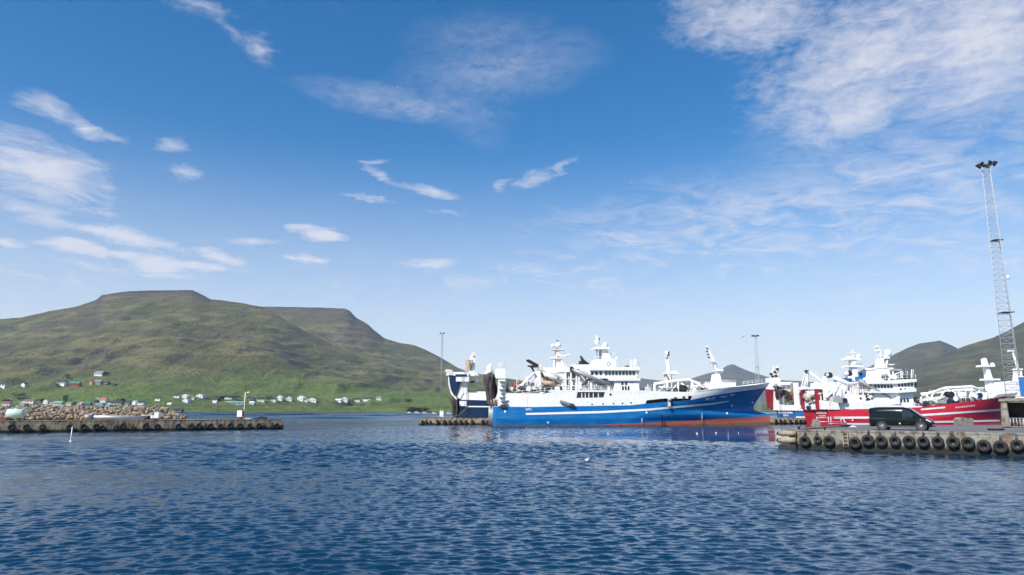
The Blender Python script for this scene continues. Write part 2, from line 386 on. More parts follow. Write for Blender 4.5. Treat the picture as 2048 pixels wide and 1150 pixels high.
# ------------------------------------------------------------------ hills
def hill_b(green_top, tone=1.0, cap_z=9999, cap_h=60):
    def f(t, b):
        p = world_pos(t); s = t.add('ShaderNodeSeparateXYZ', i={0: p}); z = s.outputs[2]
        nb = t.noise(p, .0032, 6, .6, .4); nm = t.noise(p, .018, 7, .62, .3); nf = t.noise(p, .11, 6, .65)
        st = t.noise(t.vm('MULTIPLY', p, (.0026, .0016, .055)), 1.0, 5, .62, .5)
        olive = t.mix(t.mapr(nm, .35, .65), (.112, .110, .046), (.160, .140, .064))
        olive = t.mix(t.mapr(nb, .40, .60), olive, (.092, .106, .042))
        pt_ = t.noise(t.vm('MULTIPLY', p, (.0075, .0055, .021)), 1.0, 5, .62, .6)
        olive = t.mix(t.mapr(pt_, .47, .60, 0, .8), olive, (.225, .205, .092))  # vegetation patches, brightened to carry sunlit ground in the colour
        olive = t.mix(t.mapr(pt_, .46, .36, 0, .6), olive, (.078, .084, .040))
        rock = t.mix(t.mapr(nf, .35, .65), (.050, .042, .042), (.125, .108, .102))
        c = t.mix(t.mapr(st, .56, .62, 0, .6), olive, rock)
        nz = t.add('ShaderNodeSeparateXYZ', i={0: t.add('ShaderNodeNewGeometry').outputs['Normal']}).outputs[2]
        c = t.mix(t.mapr(t.m('ADD', nz, t.m('MULTIPLY', t.m('SUBTRACT', nf, .5), .25)), .91, .78, 0, .7), c, rock)
        c = t.mix(t.mapr(t.m('ADD', nf, nm), 1.06, 1.2, 0, .75), c, (.042, .036, .034))
        gu = t.m('ABSOLUTE', t.m('SUBTRACT', t.noise(t.vm('MULTIPLY', p, (.010, .0022, .004)), 1.0, 4, .6, .8), .5))
        c = t.mix(t.m('MULTIPLY', t.mapr(gu, .012, .003), t.mapr(nm, .42, .58, 0, .8)), c, (.040, .036, .030))
        gl = t.m('ADD', z, t.m('MULTIPLY', t.m('SUBTRACT', nb, .5), green_top * 2.6))
        gl = t.m('ADD', gl, t.m('MULTIPLY', t.m('SUBTRACT', nm, .5), green_top * 1.1))
        grass = t.mix(t.mapr(nm, .36, .64), (.085, .140, .032), (.180, .235, .064))
        grass = t.mix(t.mapr(nf, .5, .72, 0, .6), grass, (.055, .085, .026))
        c = t.mix(t.mapr(gl, green_top, green_top * .35), c, grass)
        cz = t.m('ADD', z, t.m('MULTIPLY', t.m('SUBTRACT', nm, .5), cap_h * .9))
        c = t.mix(t.mapr(cz, cap_z - cap_h, cap_z, 0, .85), c, rock)
        sh = t.m('ADD', z, t.m('MULTIPLY', nf, 2.0))
        c = t.mix(t.mapr(sh, 3.2, 1.6), c, (.10, .085, .06))
        t.set(b.inputs['Base Color'], t.mix(1.0 - tone, c, (.012, .016, .014)))
        bp = t.add('ShaderNodeBump', i={'Height': t.m('ADD', nf, t.m('MULTIPLY', st, 2.0)), 'Strength': 1.0, 'Distance': 12.0}); t.set(b.inputs['Normal'], bp.outputs[0])
    return f
def hill(name, sil, y_ridge, y_shore, material, lin=.45, step=4, rows=110, rough=1.0, back=1.12, terr=0.0, gully=1.0):
    px = np.arange(sil[0][0], sil[-1][0] + 1, step, float)
    py = np.interp(px, [s[0] for s in sil], [s[1] for s in sil])
    k = np.zeros_like(px); zr = np.zeros_like(px)
    for i in range(len(px)):
        q = at(px[i], py[i], y_ridge); k[i] = q.x / y_ridge; zr[i] = q.z
    t = np.concatenate([np.linspace(0, 1, rows), np.linspace(1, back, 14)[1:]])
    T, K = np.meshgrid(t, k, indexing='ij')
    kern = np.hanning(61); kern /= kern.sum()
    zs = np.convolve(np.pad(zr, 30, mode='edge'), kern, mode='valid')
    wt = np.clip(T, 0, 1) ** 5
    ZR = zr[None, :] * wt + np.minimum(zs, zr * 1.25)[None, :] * (1 - wt)
    YY = y_shore + (y_ridge - y_shore) * T; XX = K * YY
    T1 = np.clip(T, 0, 1)
    g = lin * T1 + (1 - lin) * T1 ** 2
    ZZ = ZR * g
    w = np.sin(np.pi * np.clip(T1, 0, 1)) ** .7
    sc = (y_ridge - y_shore) / 1600.0
    ZZ += w * rough * sc * (110 * fbm(XX / (520 * sc), YY / (620 * sc), 5) + 26 * gully * fbm(XX / (85 * sc), YY / (420 * sc), 4))
    if terr:
        hh = terr; ph = (ZZ + 26 * fbm(XX / 300, YY / 300, 5)) / hh; fr = ph - np.floor(ph)
        ZZ += w * hh * .62 * (fr ** 4 - fr) * np.clip(.55 + 1.6 * fbm(XX / 170, YY / 500, 3), .1, 1)
    lim = ZR * (.10 * T1 + .88 * T1 ** .9)
    ZZ = np.minimum(ZZ, lim + (1 - T1) * 8)
    ZZ = np.where(T > 1, ZR * (1 - ((T - 1) / (back - 1)) ** 1.2 * .45), ZZ)
    ZZ[rows - 1] = zr + 2.0 * fbm(px / 9.0, px * 0 + 3, 4) * sc
    ZZ[0] = -1.5
    ZZ[1:rows - 1] = np.maximum(ZZ[1:rows - 1], (.6 + 2.4 * T1[1:rows - 1]))
    o = link(name, grid_mesh(name, XX, YY, ZZ, material)); tag(o, kind='structure')
    # picture position of each ground point, to stand houses on
    c, s_ = math.cos(PITCH), math.sin(PITCH)
    f_ = YY * c + (ZZ - EYE) * s_; u_ = -YY * s_ + (ZZ - EYE) * c
    return dict(X=XX, Y=YY, Z=ZZ, PX=CX + F * XX / f_, PY=CY - F * u_ / f_, rows=rows)
def ground_at(h, px, py):
    """first ground point seen at this pixel"""
    for r in range(1, h['rows']):
        row_px = h['PX'][r]; i = int(np.clip(np.searchsorted(row_px, px), 1, len(row_px) - 1))
        if h['PY'][r, i] <= py:
            a, b2 = h['PY'][r - 1, i], h['PY'][r, i]; f_ = 0 if a == b2 else min(1, max(0, (a - py) / (a - b2)))
            g = (px - row_px[i - 1]) / (row_px[i] - row_px[i - 1])
            def L(A):
                lo = A[r - 1, i - 1] * (1 - g) + A[r - 1, i] * g; hi_ = A[r, i - 1] * (1 - g) + A[r, i] * g
                return lo * (1 - f_) + hi_ * f_
            return Vector((L(h['X']), L(h['Y']), L(h['Z'])))
    return Vector((0, 0, 0))
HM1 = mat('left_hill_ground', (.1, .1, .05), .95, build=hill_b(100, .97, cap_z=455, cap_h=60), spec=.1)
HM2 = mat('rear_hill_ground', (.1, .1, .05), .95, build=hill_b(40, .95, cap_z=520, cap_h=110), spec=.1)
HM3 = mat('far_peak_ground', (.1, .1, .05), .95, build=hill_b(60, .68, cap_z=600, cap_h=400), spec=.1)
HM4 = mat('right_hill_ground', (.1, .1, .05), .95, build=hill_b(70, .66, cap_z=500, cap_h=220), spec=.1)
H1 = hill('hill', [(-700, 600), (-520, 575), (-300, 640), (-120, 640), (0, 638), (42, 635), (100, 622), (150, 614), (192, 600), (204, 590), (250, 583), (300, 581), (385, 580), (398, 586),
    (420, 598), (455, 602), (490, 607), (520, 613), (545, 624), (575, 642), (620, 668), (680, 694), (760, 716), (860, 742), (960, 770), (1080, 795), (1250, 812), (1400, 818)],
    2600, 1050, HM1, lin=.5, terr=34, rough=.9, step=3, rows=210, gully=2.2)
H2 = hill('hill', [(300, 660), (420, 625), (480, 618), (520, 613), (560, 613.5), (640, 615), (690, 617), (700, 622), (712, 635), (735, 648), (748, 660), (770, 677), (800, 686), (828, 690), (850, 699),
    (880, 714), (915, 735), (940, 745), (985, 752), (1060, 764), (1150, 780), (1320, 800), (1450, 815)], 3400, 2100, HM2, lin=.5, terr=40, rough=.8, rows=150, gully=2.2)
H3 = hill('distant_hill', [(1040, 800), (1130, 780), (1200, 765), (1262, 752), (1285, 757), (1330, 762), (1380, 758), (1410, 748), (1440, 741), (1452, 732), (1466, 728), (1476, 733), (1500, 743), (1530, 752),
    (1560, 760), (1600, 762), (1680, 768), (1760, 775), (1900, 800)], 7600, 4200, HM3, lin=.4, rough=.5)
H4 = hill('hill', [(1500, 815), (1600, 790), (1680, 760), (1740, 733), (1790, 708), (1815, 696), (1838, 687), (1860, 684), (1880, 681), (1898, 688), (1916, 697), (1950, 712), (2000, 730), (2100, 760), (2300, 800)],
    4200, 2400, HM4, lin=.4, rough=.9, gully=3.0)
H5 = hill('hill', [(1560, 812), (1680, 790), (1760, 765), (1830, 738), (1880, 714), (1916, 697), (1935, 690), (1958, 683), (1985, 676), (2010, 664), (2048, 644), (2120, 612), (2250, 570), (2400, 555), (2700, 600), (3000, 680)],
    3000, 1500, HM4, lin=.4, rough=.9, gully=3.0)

# ------------------------------------------------------------------ quays
DECK_Z = 1.45
def quay_block(name, pts, z1, material, top_material, z0=-2.0, lip=.14):
    """concrete quay: walls under a deck sheet with a raised edge beam"""
    o = MB().prism([(p[0], p[1]) for p in pts], z0, z1, 'z').build(name, material)
    tag(o, kind='structure')
    MB().prism([(p[0], p[1]) for p in inset(pts, .45)], z1 + .002, z1 + .010, 'z').build('paving', top_material, o)
    return o
def inset(pts, d):
    n = len(pts); c = Vector((sum(p[0] for p in pts) / n, sum(p[1] for p in pts) / n)); out = []
    for i in range(n):
        a, b, e = Vector(pts[i - 1][:2]), Vector(pts[i][:2]), Vector(pts[(i + 1) % n][:2])
        u = (b - a).normalized(); w = (e - b).normalized()
        n1 = Vector((-u.y, u.x)); n2 = Vector((-w.y, w.x))
        if n1.dot(c - b) < 0: n1 = -n1
        if n2.dot(c - b) < 0: n2 = -n2
        m = (n1 + n2)
        if m.length < .1: out.append(tuple(b + n1 * d)); continue
        m.normalize(); out.append(tuple(b + m * d / max(.35, m.dot(n1))))
    return out
def edge_beam(parent, a, b, z, material, w=.42, h=.16, seg=5.0):
    """capping stones along a quay edge, one piece each"""
    a, b = Vector((a[0], a[1], 0)), Vector((b[0], b[1], 0)); L = (b - a).length; e = (b - a) / L; n = Vector((-e.y, e.x, 0))
    if n.y < 0: n = -n
    k = max(1, round(L / seg)); me = None
    for i in range(k):
        if me is None: me = MB().box(.012, -.03, 0, L / k - .012, w, h).mesh('capping_stone', material)
        o = link('capping_stone', me, parent)
        p = a + e * (L * i / k); o.location = (p.x, p.y, z - random.random() * .012); o.rotation_euler = (0, 0, math.atan2(e.y, e.x))
        if n.dot(Vector((-e.y, e.x, 0))) < 0: o.scale.y = -1

# near quay on the right
Q0 = on_level(1580, 897.5); Q1 = on_level(2048, 912.5)
QE = (Q1 - Q0).normalized(); QN = Vector((-QE.y, QE.x, 0))
qa = Q0; qb = Q0 + QE * 75; qc = qb + QN * 90; qd = Q0 + QN * 19; qd2 = qd + Vector((6, 9, 0)); qd3 = qd2 + Vector((60, 6, 0))
quay = quay_block('quay', [qa, qb, qc, qd3, qd2, qd], DECK_Z, CONC, ASPH)
edge_beam(quay, qa, qb, DECK_Z, CONC, .5, .14, 6.0)
edge_beam(quay, qa + QN * .6, qd, DECK_Z, CONC, .4, .12, 6.0)
# old pier on the left
L0 = on_level(-2, 866.0); L1 = on_level(566, 858.0)
LE = (L1 - L0).normalized(); LN = Vector((-LE.y, LE.x, 0))
lp = [L0 - LE * 60, L1, L1 + LN * 6.5, L0 + LN * 40, L0 - LE * 60 + LN * 60]
left_pier = quay_block('pier', lp, 1.62, CONC_OLD, CONC_OLD)
edge_beam(left_pier, lp[0], L1 - LE * .4, 1.62, CONC_OLD, .5, .13, 7.0)
# long pier the trawlers lie at
P0 = on_level(838, 850.0); P0.z = 0
PA = R(5.6); PE = Vector((math.cos(PA), math.sin(PA), 0)); PN = Vector((-PE.y, PE.x, 0))
mp_ = [P0, P0 + PE * 215, P0 + PE * 215 + PN * 12.5, P0 + PN * 12.5]
far_pier = quay_block('pier', mp_, DECK_Z - .05, CONC_OLD, CONC_OLD)
edge_beam(far_pier, mp_[0], mp_[1], DECK_Z - .05, CONC_OLD, .5, .12, 8.0)

# ------------------------------------------------------------------ trawlers
def lerp_fn(pts):
    xs_ = [p[0] for p in pts]; zs_ = [p[1] for p in pts]
    return lambda x: float(np.interp(x, xs_, zs_))
def clean_letters(name, me, m, parent):
    me2 = bpy.data.meshes.new(name); me2.from_pydata([v.co[:] for v in me.vertices], [], [tuple(p.vertices) for p in me.polygons]); me2.update(); me2.materials.append(m); bpy.data.meshes.remove(me)
    return link(name, me2, parent)
class Ship:
    def __init__(self, label, group, px, Y, ang, B):
        self.B = B; self.a = R(ang); self.ex = Vector((math.cos(self.a), math.sin(self.a), 0)); self.ey = Vector((-self.ex.y, self.ex.x, 0))
        c = at(px, HORIZON + 20, Y); c.z = 0
        self.O = c + self.ey * B
        self.root = empty('trawler', self.O, self.a, label, 'trawler', group)
    def P(self, px, py, y=0.0):
        d = pix_ray(px, py); o = Vector((0, 0, EYE))
        t = ((self.O + self.ey * y) - o).dot(self.ey) / d.dot(self.ey); q = o + d * t - self.O
        return q.dot(self.ex), q.z
    def par(self, p): return self.root if p is None else p
    def box(self, name, m, px0, py0, px1, py1, y0, y1, parent=None):
        x0, _ = self.P(px0, (py0 + py1) / 2, y0); x1, _ = self.P(px1, (py0 + py1) / 2, y0)
        pm = (px0 + px1) / 2; _, z1 = self.P(pm, py0, y0); _, z0 = self.P(pm, py1, y0)
        return MB().box(x0, y0, z0, x1, y1, z1).build(name, m, self.par(parent))
    def poly(self, name, m, pts, y0, y1, parent=None):
        return MB().prism([self.P(a, b, y0) for a, b in pts], y0, y1).build(name, m, self.par(parent))
    def pt(self, px, py, y=0.0):
        x, z = self.P(px, py, y); return (x, y, z)
    def tube(self, name, m, pts, r, n=8, parent=None):
        return MB().tube([self.pt(*p) for p in pts], r, n).build(name, m, self.par(parent))
    def tubes(self, name, m, lines, r, parent=None, n=5):
        b = MB()
        for ln in lines: b.tube([self.pt(*p) for p in ln], r, n)
        return b.build(name, m, self.par(parent))
    def ball(self, name, m, px, py, y, r, parent=None, sq=(1, 1, 1)):
        return MB().ball(self.pt(px, py, y), r, 14, 10, sq).build(name, m, self.par(parent))
    def railing(self, pts, h=1.0, parent=None, r=.035, gap=1.6, m=None):
        """rail along local points (x, y, z)"""
        b = MB()
        for i in range(len(pts) - 1):
            p, q = Vector(pts[i]), Vector(pts[i + 1]); L = (q - p).length; k = max(1, int(L / gap))
            for f_ in (1.0, .52): b.tube([p + Vector((0, 0, h * f_)), q + Vector((0, 0, h * f_))], r, 4)
            for j in range(k + 1):
                s_ = p.lerp(q, j / k); b.tube([s_, s_ + Vector((0, 0, h))], r, 4)
        return b.build('railing', m or WHITE, self.par(parent))
    # hull
    def set_hull(self, stem, fore=.60, fin=(1.7, 2.8), zr=(1.0, 7.0), uu=None):
        self.uu = uu or (fore - .10, fore + .04)
        self.stem_z = [s[0] for s in stem]; self.stem_x = [s[1] for s in stem]; self.fore = fore; self.fin = fin; self.zr = zr
        self.L = max(self.stem_x)
    def sx(self, z): return float(np.interp(z, self.stem_z, self.stem_x))
    def b(self, x, z):
        u = min(1.0, max(0.0, x / self.sx(z))); q = min(1, max(0, (z - self.zr[0]) / (self.zr[1] - self.zr[0])))
        u0 = self.uu[0] + (self.uu[1] - self.uu[0]) * q; p = self.fin[0] + (self.fin[1] - self.fin[0]) * q
        s_ = max(0.0, (u - u0) / (1 - u0)); f_ = 1 - s_ ** p
        f_ *= .93 + .07 * min(1, u / .18)
        if z < 1.5: f_ *= 1 - .10 * min(1, (1.5 - z) / 2.5)
        return self.B * f_
    def strip(self, name, m, zlo, zhi, levels=8, off=0.0, u0=0.0, u1=1.0, n=90, transom=True, parent=None, sides=(-1, 1), rake=0.0):
        mb = MB()
        if rake: self.rake = rake
        for sd in sides:
            vs = []; fs = []
            for i in range(n + 1):
                u = u0 + (u1 - u0) * (i / n); xa = u * self.L
                a, b2 = zlo(xa), zhi(xa)
                for j in range(levels + 1):
                    z = a + (b2 - a) * j / levels; x = u * self.sx(z)
                    w_ = self.b(x, z) + off
                    xx = x + rake * (max(0, 5 - z)) * max(0, 1 - x / 4.0)
                    if u >= 1.0: xx += off
                    vs.append((xx, sd * max(w_, .02), z))
            for i in range(n):
                for j in range(levels):
                    q = i * (levels + 1) + j
                    fs.append((q, q + levels + 1, q + levels + 2, q + 1))
            mb.add(vs, fs, True)
        if transom and u0 == 0.0 and len(sides) == 2:
            k = levels + 1; n1 = (n + 1) * k
            for j in range(levels): mb.f.append((j, j + 1, n1 + j + 1, n1 + j)); mb.s.append(False)
        o = mb.build(name, m, self.par(parent)); return o
    def deck(self, zf, name='deck', m=None, u0=0.0, u1=.985):
        vs = []; fs = []; n = 50
        for i in range(n + 1):
            u = u0 + (u1 - u0) * i / n; z = zf(u * self.L); x = u * self.sx(z); w_ = max(.02, self.b(x, z) - .05)
            vs += [(x, -w_, z), (x, w_, z)]
        for i in range(n): fs.append((2 * i, 2 * i + 2, 2 * i + 3, 2 * i + 1))
        return MB().add(vs, fs).build(name, m or DECK, self.root)
    def on_hull(self, px, py, off=.04):
        """point on the near side of the hull seen at a pixel"""
        y = -self.B
        for _ in range(12):
            x, z = self.P(px, py, y); y = -(self.b(x, z) + off)
        return (x, y, z)
    def line(self, pts):
        out = []
        for a, b2 in pts:
            x, y, z = self.on_hull(a, b2); out.append((x, z))
        # stations run in u, whose x is measured at the longest level
        return lerp_fn([(x / self.sx(z) * self.L, z) for x, z in out])
    def text(self, s, px, py, h_px, parent, slope=0.0, width_px=None, m=None, name='lettering'):
        cu = bpy.data.curves.new('t', 'FONT'); cu.body = s; cu.size = 1.0; cu.align_x = 'CENTER'; cu.align_y = 'CENTER'
        cu.resolution_u = 2; cu.offset = .035
        ob = bpy.data.objects.new('t', cu); COL.objects.link(ob)
        dg = bpy.context.evaluated_depsgraph_get(); me = bpy.data.meshes.new_from_object(ob.evaluated_get(dg))
        bpy.data.objects.remove(ob); bpy.data.curves.remove(cu)
        x0, y0, z0 = self.on_hull(px, py); mpp = abs(self.P(px + 10, py, y0)[0] - x0) / 10
        vs = np.array([v.co[:] for v in me.vertices]); sp = np.ptp(vs[:, 1]); sw = np.ptp(vs[:, 0])
        sy = h_px * mpp / sp; sx_ = (width_px * mpp / sw) if width_px else sy
        vs[:, 0] -= (vs[:, 0].max() + vs[:, 0].min()) / 2; vs[:, 1] -= (vs[:, 1].max() + vs[:, 1].min()) / 2
        for v, c in zip(me.vertices, vs):
            x = x0 + c[0] * sx_; z = z0 + c[1] * sy + slope * c[0] * sx_
            v.co = (x, -(self.b(x, z) + .05), z)
        return clean_letters(name, me, m or WHITE, parent)
    def stern_text(self, s, yc, zc, width, height, parent):
        """lettering across the transom, reading left to right from astern"""
        cu = bpy.data.curves.new('t', 'FONT'); cu.body = s; cu.align_x = 'CENTER'; cu.align_y = 'CENTER'; cu.resolution_u = 2; cu.offset = .045
        ob = bpy.data.objects.new('t', cu); COL.objects.link(ob); dg = bpy.context.evaluated_depsgraph_get(); me = bpy.data.meshes.new_from_object(ob.evaluated_get(dg))
        bpy.data.objects.remove(ob); bpy.data.curves.remove(cu)
        vs = np.array([v.co[:] for v in me.vertices]); sx_ = width / np.ptp(vs[:, 0]); sy = height / np.ptp(vs[:, 1]); my = (vs[:, 1].max() + vs[:, 1].min()) / 2; mx = (vs[:, 0].max() + vs[:, 0].min()) / 2
        for v, c in zip(me.vertices, vs):
            z = zc + (c[1] - my) * sy; v.co = (self.rake * max(0, 5 - z) - .06, yc - (c[0] - mx) * sx_, z)
        return clean_letters('lettering', me, WHITE, parent)
    def disc(self, name, m, px, py, r, parent, n=14, off=.05):
        x0, y0, z0 = self.on_hull(px, py)
        vs = [(x0, -(self.b(x0, z0) + off), z0)]
        for k in range(n):
            x = x0 + r * math.cos(2 * math.pi * k / n); z = z0 + r * math.sin(2 * math.pi * k / n); vs.append((x, -(self.b(x, z) + off), z))
        return MB().add(vs, [(0, 1 + k, 1 + (k + 1) % n) for k in range(n)]).build(name, m, parent)
    def windows(self, parent, px0, px1, py0, py1, y, n, gap=.28, m=None, frame=True):
        """row of n separate windows: dark pane set in a raised white surround"""
        w_ = (px1 - px0) / n
        for i in range(n):
            a = px0 + w_ * i + w_ * gap / 2; b2 = px0 + w_ * (i + 1) - w_ * gap / 2
            self.box('window', m or GLASS, a, py0, b2, py1, y - .03, y + .06, parent)
def net_heap(name, m, c, size, parent, n=26, seed=1):
    """rumpled heap of netting"""
    rr = random.Random(seed); mb = MB(); N1, N2 = 18, 12; vs = []; fs = []
    bumps = [(rr.uniform(-1, 1), rr.uniform(-1, 1), rr.uniform(-1, 1), rr.uniform(2, 5)) for _ in range(n)]
    for i in range(N2 + 1):
        th = math.pi * i / N2
        for k in range(N1):
            ph = 2 * math.pi * k / N1; d = Vector((math.sin(th) * math.cos(ph), math.sin(th) * math.sin(ph), math.cos(th)))
            q = 1 + sum(.10 * math.sin(f_ * 2.2 * (d.x * a + d.y * b2 + d.z * c2) + a * 9) for a, b2, c2, f_ in bumps) * .8
            d = Vector([math.copysign(abs(v) ** .7, v) for v in d]) * q
            vs.append((c[0] + d.x * size[0], c[1] + d.y * size[1], c[2] + d.z * size[2]))
    for i in range(N2):
        for k in range(N1): fs.append((i * N1 + k, (i + 1) * N1 + k, (i + 1) * N1 + (k + 1) % N1, i * N1 + (k + 1) % N1))
    return mb.add(vs, fs, True).build(name, m, parent)
def hang_net(name, m, x0, x1, y0, y1, z0, z1, parent, seed=2, waist=.75):
    """folded net hanging from a gantry, as a pleated closed sleeve"""
    rr = random.Random(seed); N, Mz = 28, 12; vs = []; fs = []; cx, cy_ = (x0 + x1) / 2, (y0 + y1) / 2
    ph = [rr.uniform(0, 6.28) for _ in range(6)]
    for j in range(Mz + 1):
        t = j / Mz; z = z1 + (z0 - z1) * t; k = 1 - (1 - waist) * t + .12 * math.sin(5 * t + ph[0])
        for i in range(N):
            a = 2 * math.pi * i / N; q = k * (1 + .16 * math.sin(7 * a + ph[1] + 2 * t) + .1 * math.sin(11 * a + ph[2] - 3 * t))
            vs.append((cx + (x1 - x0) / 2 * q * math.cos(a) + .35 * math.sin(3 * t + ph[3]), cy_ + (y1 - y0) / 2 * q * math.sin(a), z + .2 * math.sin(3 * a + ph[4]) * (1 if j in (0, Mz) else .3)))
    for j in range(Mz):
        for i in range(N): fs.append((j * N + i, j * N + (i + 1) % N, (j + 1) * N + (i + 1) % N, (j + 1) * N + i))
    fs.append(tuple(range(N)))
    return MB().add(vs, fs, True).build(name, m, parent)
def drum(name, m, c, r, w, parent, axis='y', flange=True):
    d = Vector((0, w / 2, 0)) if axis == 'y' else Vector((w / 2, 0, 0)); c = Vector(c); mb = MB()
    mb.tube([c - d, c + d], r * .72, 14)
    if flange:
        for s_ in (-1, 1): mb.tube([c + d * s_, c + d * s_ * 1.08], r, 16)
    return mb.build(name, m, parent)
def deck_gear(S, name, x0, x1, y0, y1, z, n, seed, m=None, hmax=1.6, parent=None):
    """winches, hatches, vents and pipes crowded on a deck"""
    rr = random.Random(seed); par = parent or S.root
    for i in range(n):
        x, y = rr.uniform(x0, x1), rr.uniform(y0, y1); k = rr.random(); h = rr.uniform(.4, hmax); mm = m or rr.choice([WHITE, WHITE, CREAM, GREY, DGREY, SOOT, LGREY])  # dark picks stand in for the shaded gaps between white gear
        if k < .35:
            w_ = rr.uniform(.3, .9); mb = MB().box(x - w_, y - .5, z, x + w_, y + .5, z + h * .7); mb.box(x - w_ * .6, y - .35, z + h * .7, x + w_ * .5, y + .3, z + h * .9)
            mb.build('deck_locker', mm, par)
        elif k < .65:
            mb = MB().tube([(x, y, z), (x, y, z + h), (x + .25, y - .15, z + h + .25)], [.14, .14, .2], 8); mb.tube([(x, y, z), (x, y, z + .12)], .3, 8); mb.build('ventilator', mm, par)
        else:
            drum('winch', mm, (x, y, z + .55), .55, rr.uniform(.8, 1.6), par)
def exhaust(S, pts, r, parent=None):
    return S.tube('exhaust_pipe', SOOT, pts, r, 10, parent)
def radar(S, px, py, y, w, parent, base_h=.5):
    x, z = S.P(px, py, y); mb = MB().box(x - w / 2, y - .12, z - .08, x + w / 2, y + .12, z + .12); mb.tube([(x, y, z - base_h), (x, y, z)], [.22, .16], 8)
    return mb.build('radar_scanner', WHITE, parent)
def ladder_truss(S, name, m, pa, pb, w, n, r, parent=None):
    """two chords with zigzag bracing between local points"""
    a, b2 = Vector(pa), Vector(pb); d = (b2 - a).normalized(); s_ = Vector((0, 1, 0)) if abs(d.y) < .9 else Vector((1, 0, 0)); mb = MB(); o = s_ * w / 2
    mb.tube([a - o, b2 - o], r, 5); mb.tube([a + o, b2 + o], r, 5)
    for i in range(n):
        p, q = a.lerp(b2, i / n), a.lerp(b2, (i + 1) / n); mb.tube([p + (o if i % 2 else -o), q + (-o if i % 2 else o)], r * .6, 4)
    return mb.build(name, m, parent or S.root)

# ---- blue trawler (nearest)
S = Ship('large blue and white trawler with red waterline, nearest in the harbour', 'trawlers moored at the long pier', 987, 141.0, 6.0, 5.9)
Bl = S; B = S.B
stem_px = [(1540, 858), (1540, 851), (1541, 842), (1541, 834), (1537, 828), (1520, 824.5), (1510, 821), (1506, 816), (1508, 810), (1517, 797), (1528, 781), (1535, 772), (1539, 765)]
stem = sorted([(S.P(a, b2, 0)[1], S.P(a, b2, 0)[0]) for a, b2 in stem_px])
stem = [(-2.0, stem[0][1])] + stem + [(12, stem[-1][1])]
S.set_hull(stem, .60, (1.3, 2.7), (1.2, 8.6), (.45, .76))
boot = S.line([(987, 853), (1130, 852), (1260, 847), (1342, 843), (1425, 838.5), (1490, 835), (1538, 832)])
mid = S.line([(987, 813), (1060, 814), (1200, 811.5), (1262, 810.5), (1293, 807), (1378, 800.5), (1425, 791), (1475, 783.5), (1510, 779), (1533, 775)])
top = S.line([(987, 812.6), (1012, 812), (1014, 801), (1060, 793), (1110, 783), (1290, 782), (1375, 784), (1405, 781), (1425, 778), (1473, 774), (1510, 770), (1536, 766)])
st1 = S.line([(1052, 830), (1200, 826.5), (1300, 821), (1342, 817), (1425, 809.5), (1458, 803)])
st0 = S.line([(1052, 826), (1200, 822), (1300, 817), (1342, 813), (1425, 806), (1458, 801.5)])
def u_of(px, py): x, y, z = S.on_hull(px, py); return x / S.sx(z)
hull = S.strip('hull', BLUE, boot, mid, 16, 0, n=120)
S.strip('boot_topping', BOOT, lambda x: -1.6, boot, 6, .0, n=120, parent=hull)
S.strip('weed_line', WEED, lambda x: -.8, lambda x: .28 + .45 * max(0, x / S.L - .62) / .38, 2, .03, 0.0, 1.0, 110, True, hull)
S.strip('white_stripe', WHITE, st1, st0, 1, .05, u_of(1052, 828), u_of(1458, 802), 80, False, hull, (-1,))
# white upper side, open where the net bay is
ua, ub = u_of(1291, 807), u_of(1380, 801)
ul, ur = u_of(1153, 795), u_of(1207, 795)
lo_open = S.line([(1290, 801), (1378, 791.5)])
arch = S.line([(1153, 796), (1207, 795)])
up = S.strip('shelter_deck_side', WHITE, mid, top, 5, .0, 0.0, ul, 30)
for sd_ in (-1, 1): S.strip('shelter_deck_side', WHITE, mid, arch if sd_ < 0 else top, 3, .0, ul, ur, 20, False, None, (sd_,))
for sd_ in (-1, 1): S.strip('shelter_deck_side', WHITE, mid, top, 5, .0, ur, ua, 30, False, None, (sd_,))
for sd_ in (-1, 1): S.strip('shelter_deck_side', WHITE, lo_open if sd_ < 0 else mid, top, 3, .0, ua, ub, 30, False, None, (sd_,))
S.strip('bow_bulwark', WHITE, mid, top, 6, .0, ub, 1.0, 50, False)
rub = S.strip('bow_rail', WHITE, lambda x: top(x) - .12, lambda x: top(x) + .08, 1, .07, ub, 1.0, 50, False)
mdeck = lambda x: min(mid(x), top(x)) - .15
S.deck(lambda x: 4.1 if x < 33 else 4.1 + (x - 33) * .02, u0=.0, u1=.93)
S.deck(lambda x: top(x) - 1.1, 'forecastle_deck', u0=u_of(1400, 780), u1=.97)
# net bay and side arch interior
S.box('inner_bulkhead', DGREY, 1288, 784, 1392, 812, -2.4, -2.2)  # dark wall colour stands in for the shade inside the open bay
for q in (1304, 1326, 1349, 1366): S.box('bay_frame', DGREY, q, 786, q + 1.8, 808, -B + .5, -B + .8)
S.box('hauling_davit', CREAM, 1337, 797, 1341, 813, -B - .35, -B + .1); S.tube('hauling_davit', GREY, [(1336, 800, -B - .4), (1343, 800, -B - .4)], .22)
S.box('inner_bulkhead', CREAM, 1150, 782, 1210, 797, -3.2, -3.0)
for q in (1163, 1170, 1177, 1186, 1196): S.box('arch_post', WHITE, q, 782, q + 1.4, 797, -B + .15, -B + .35)
S.box('storage_cabinet', GREY, 1179, 785, 1194, 796, -4.5, -3.6); S.box('storage_cabinet', CREAM, 1198, 784, 1206, 795, -4.5, -3.6)
S.box('shelter_deck_roof', WHITE, 1100, 780.5, 1292, 784, -B - .02, B)
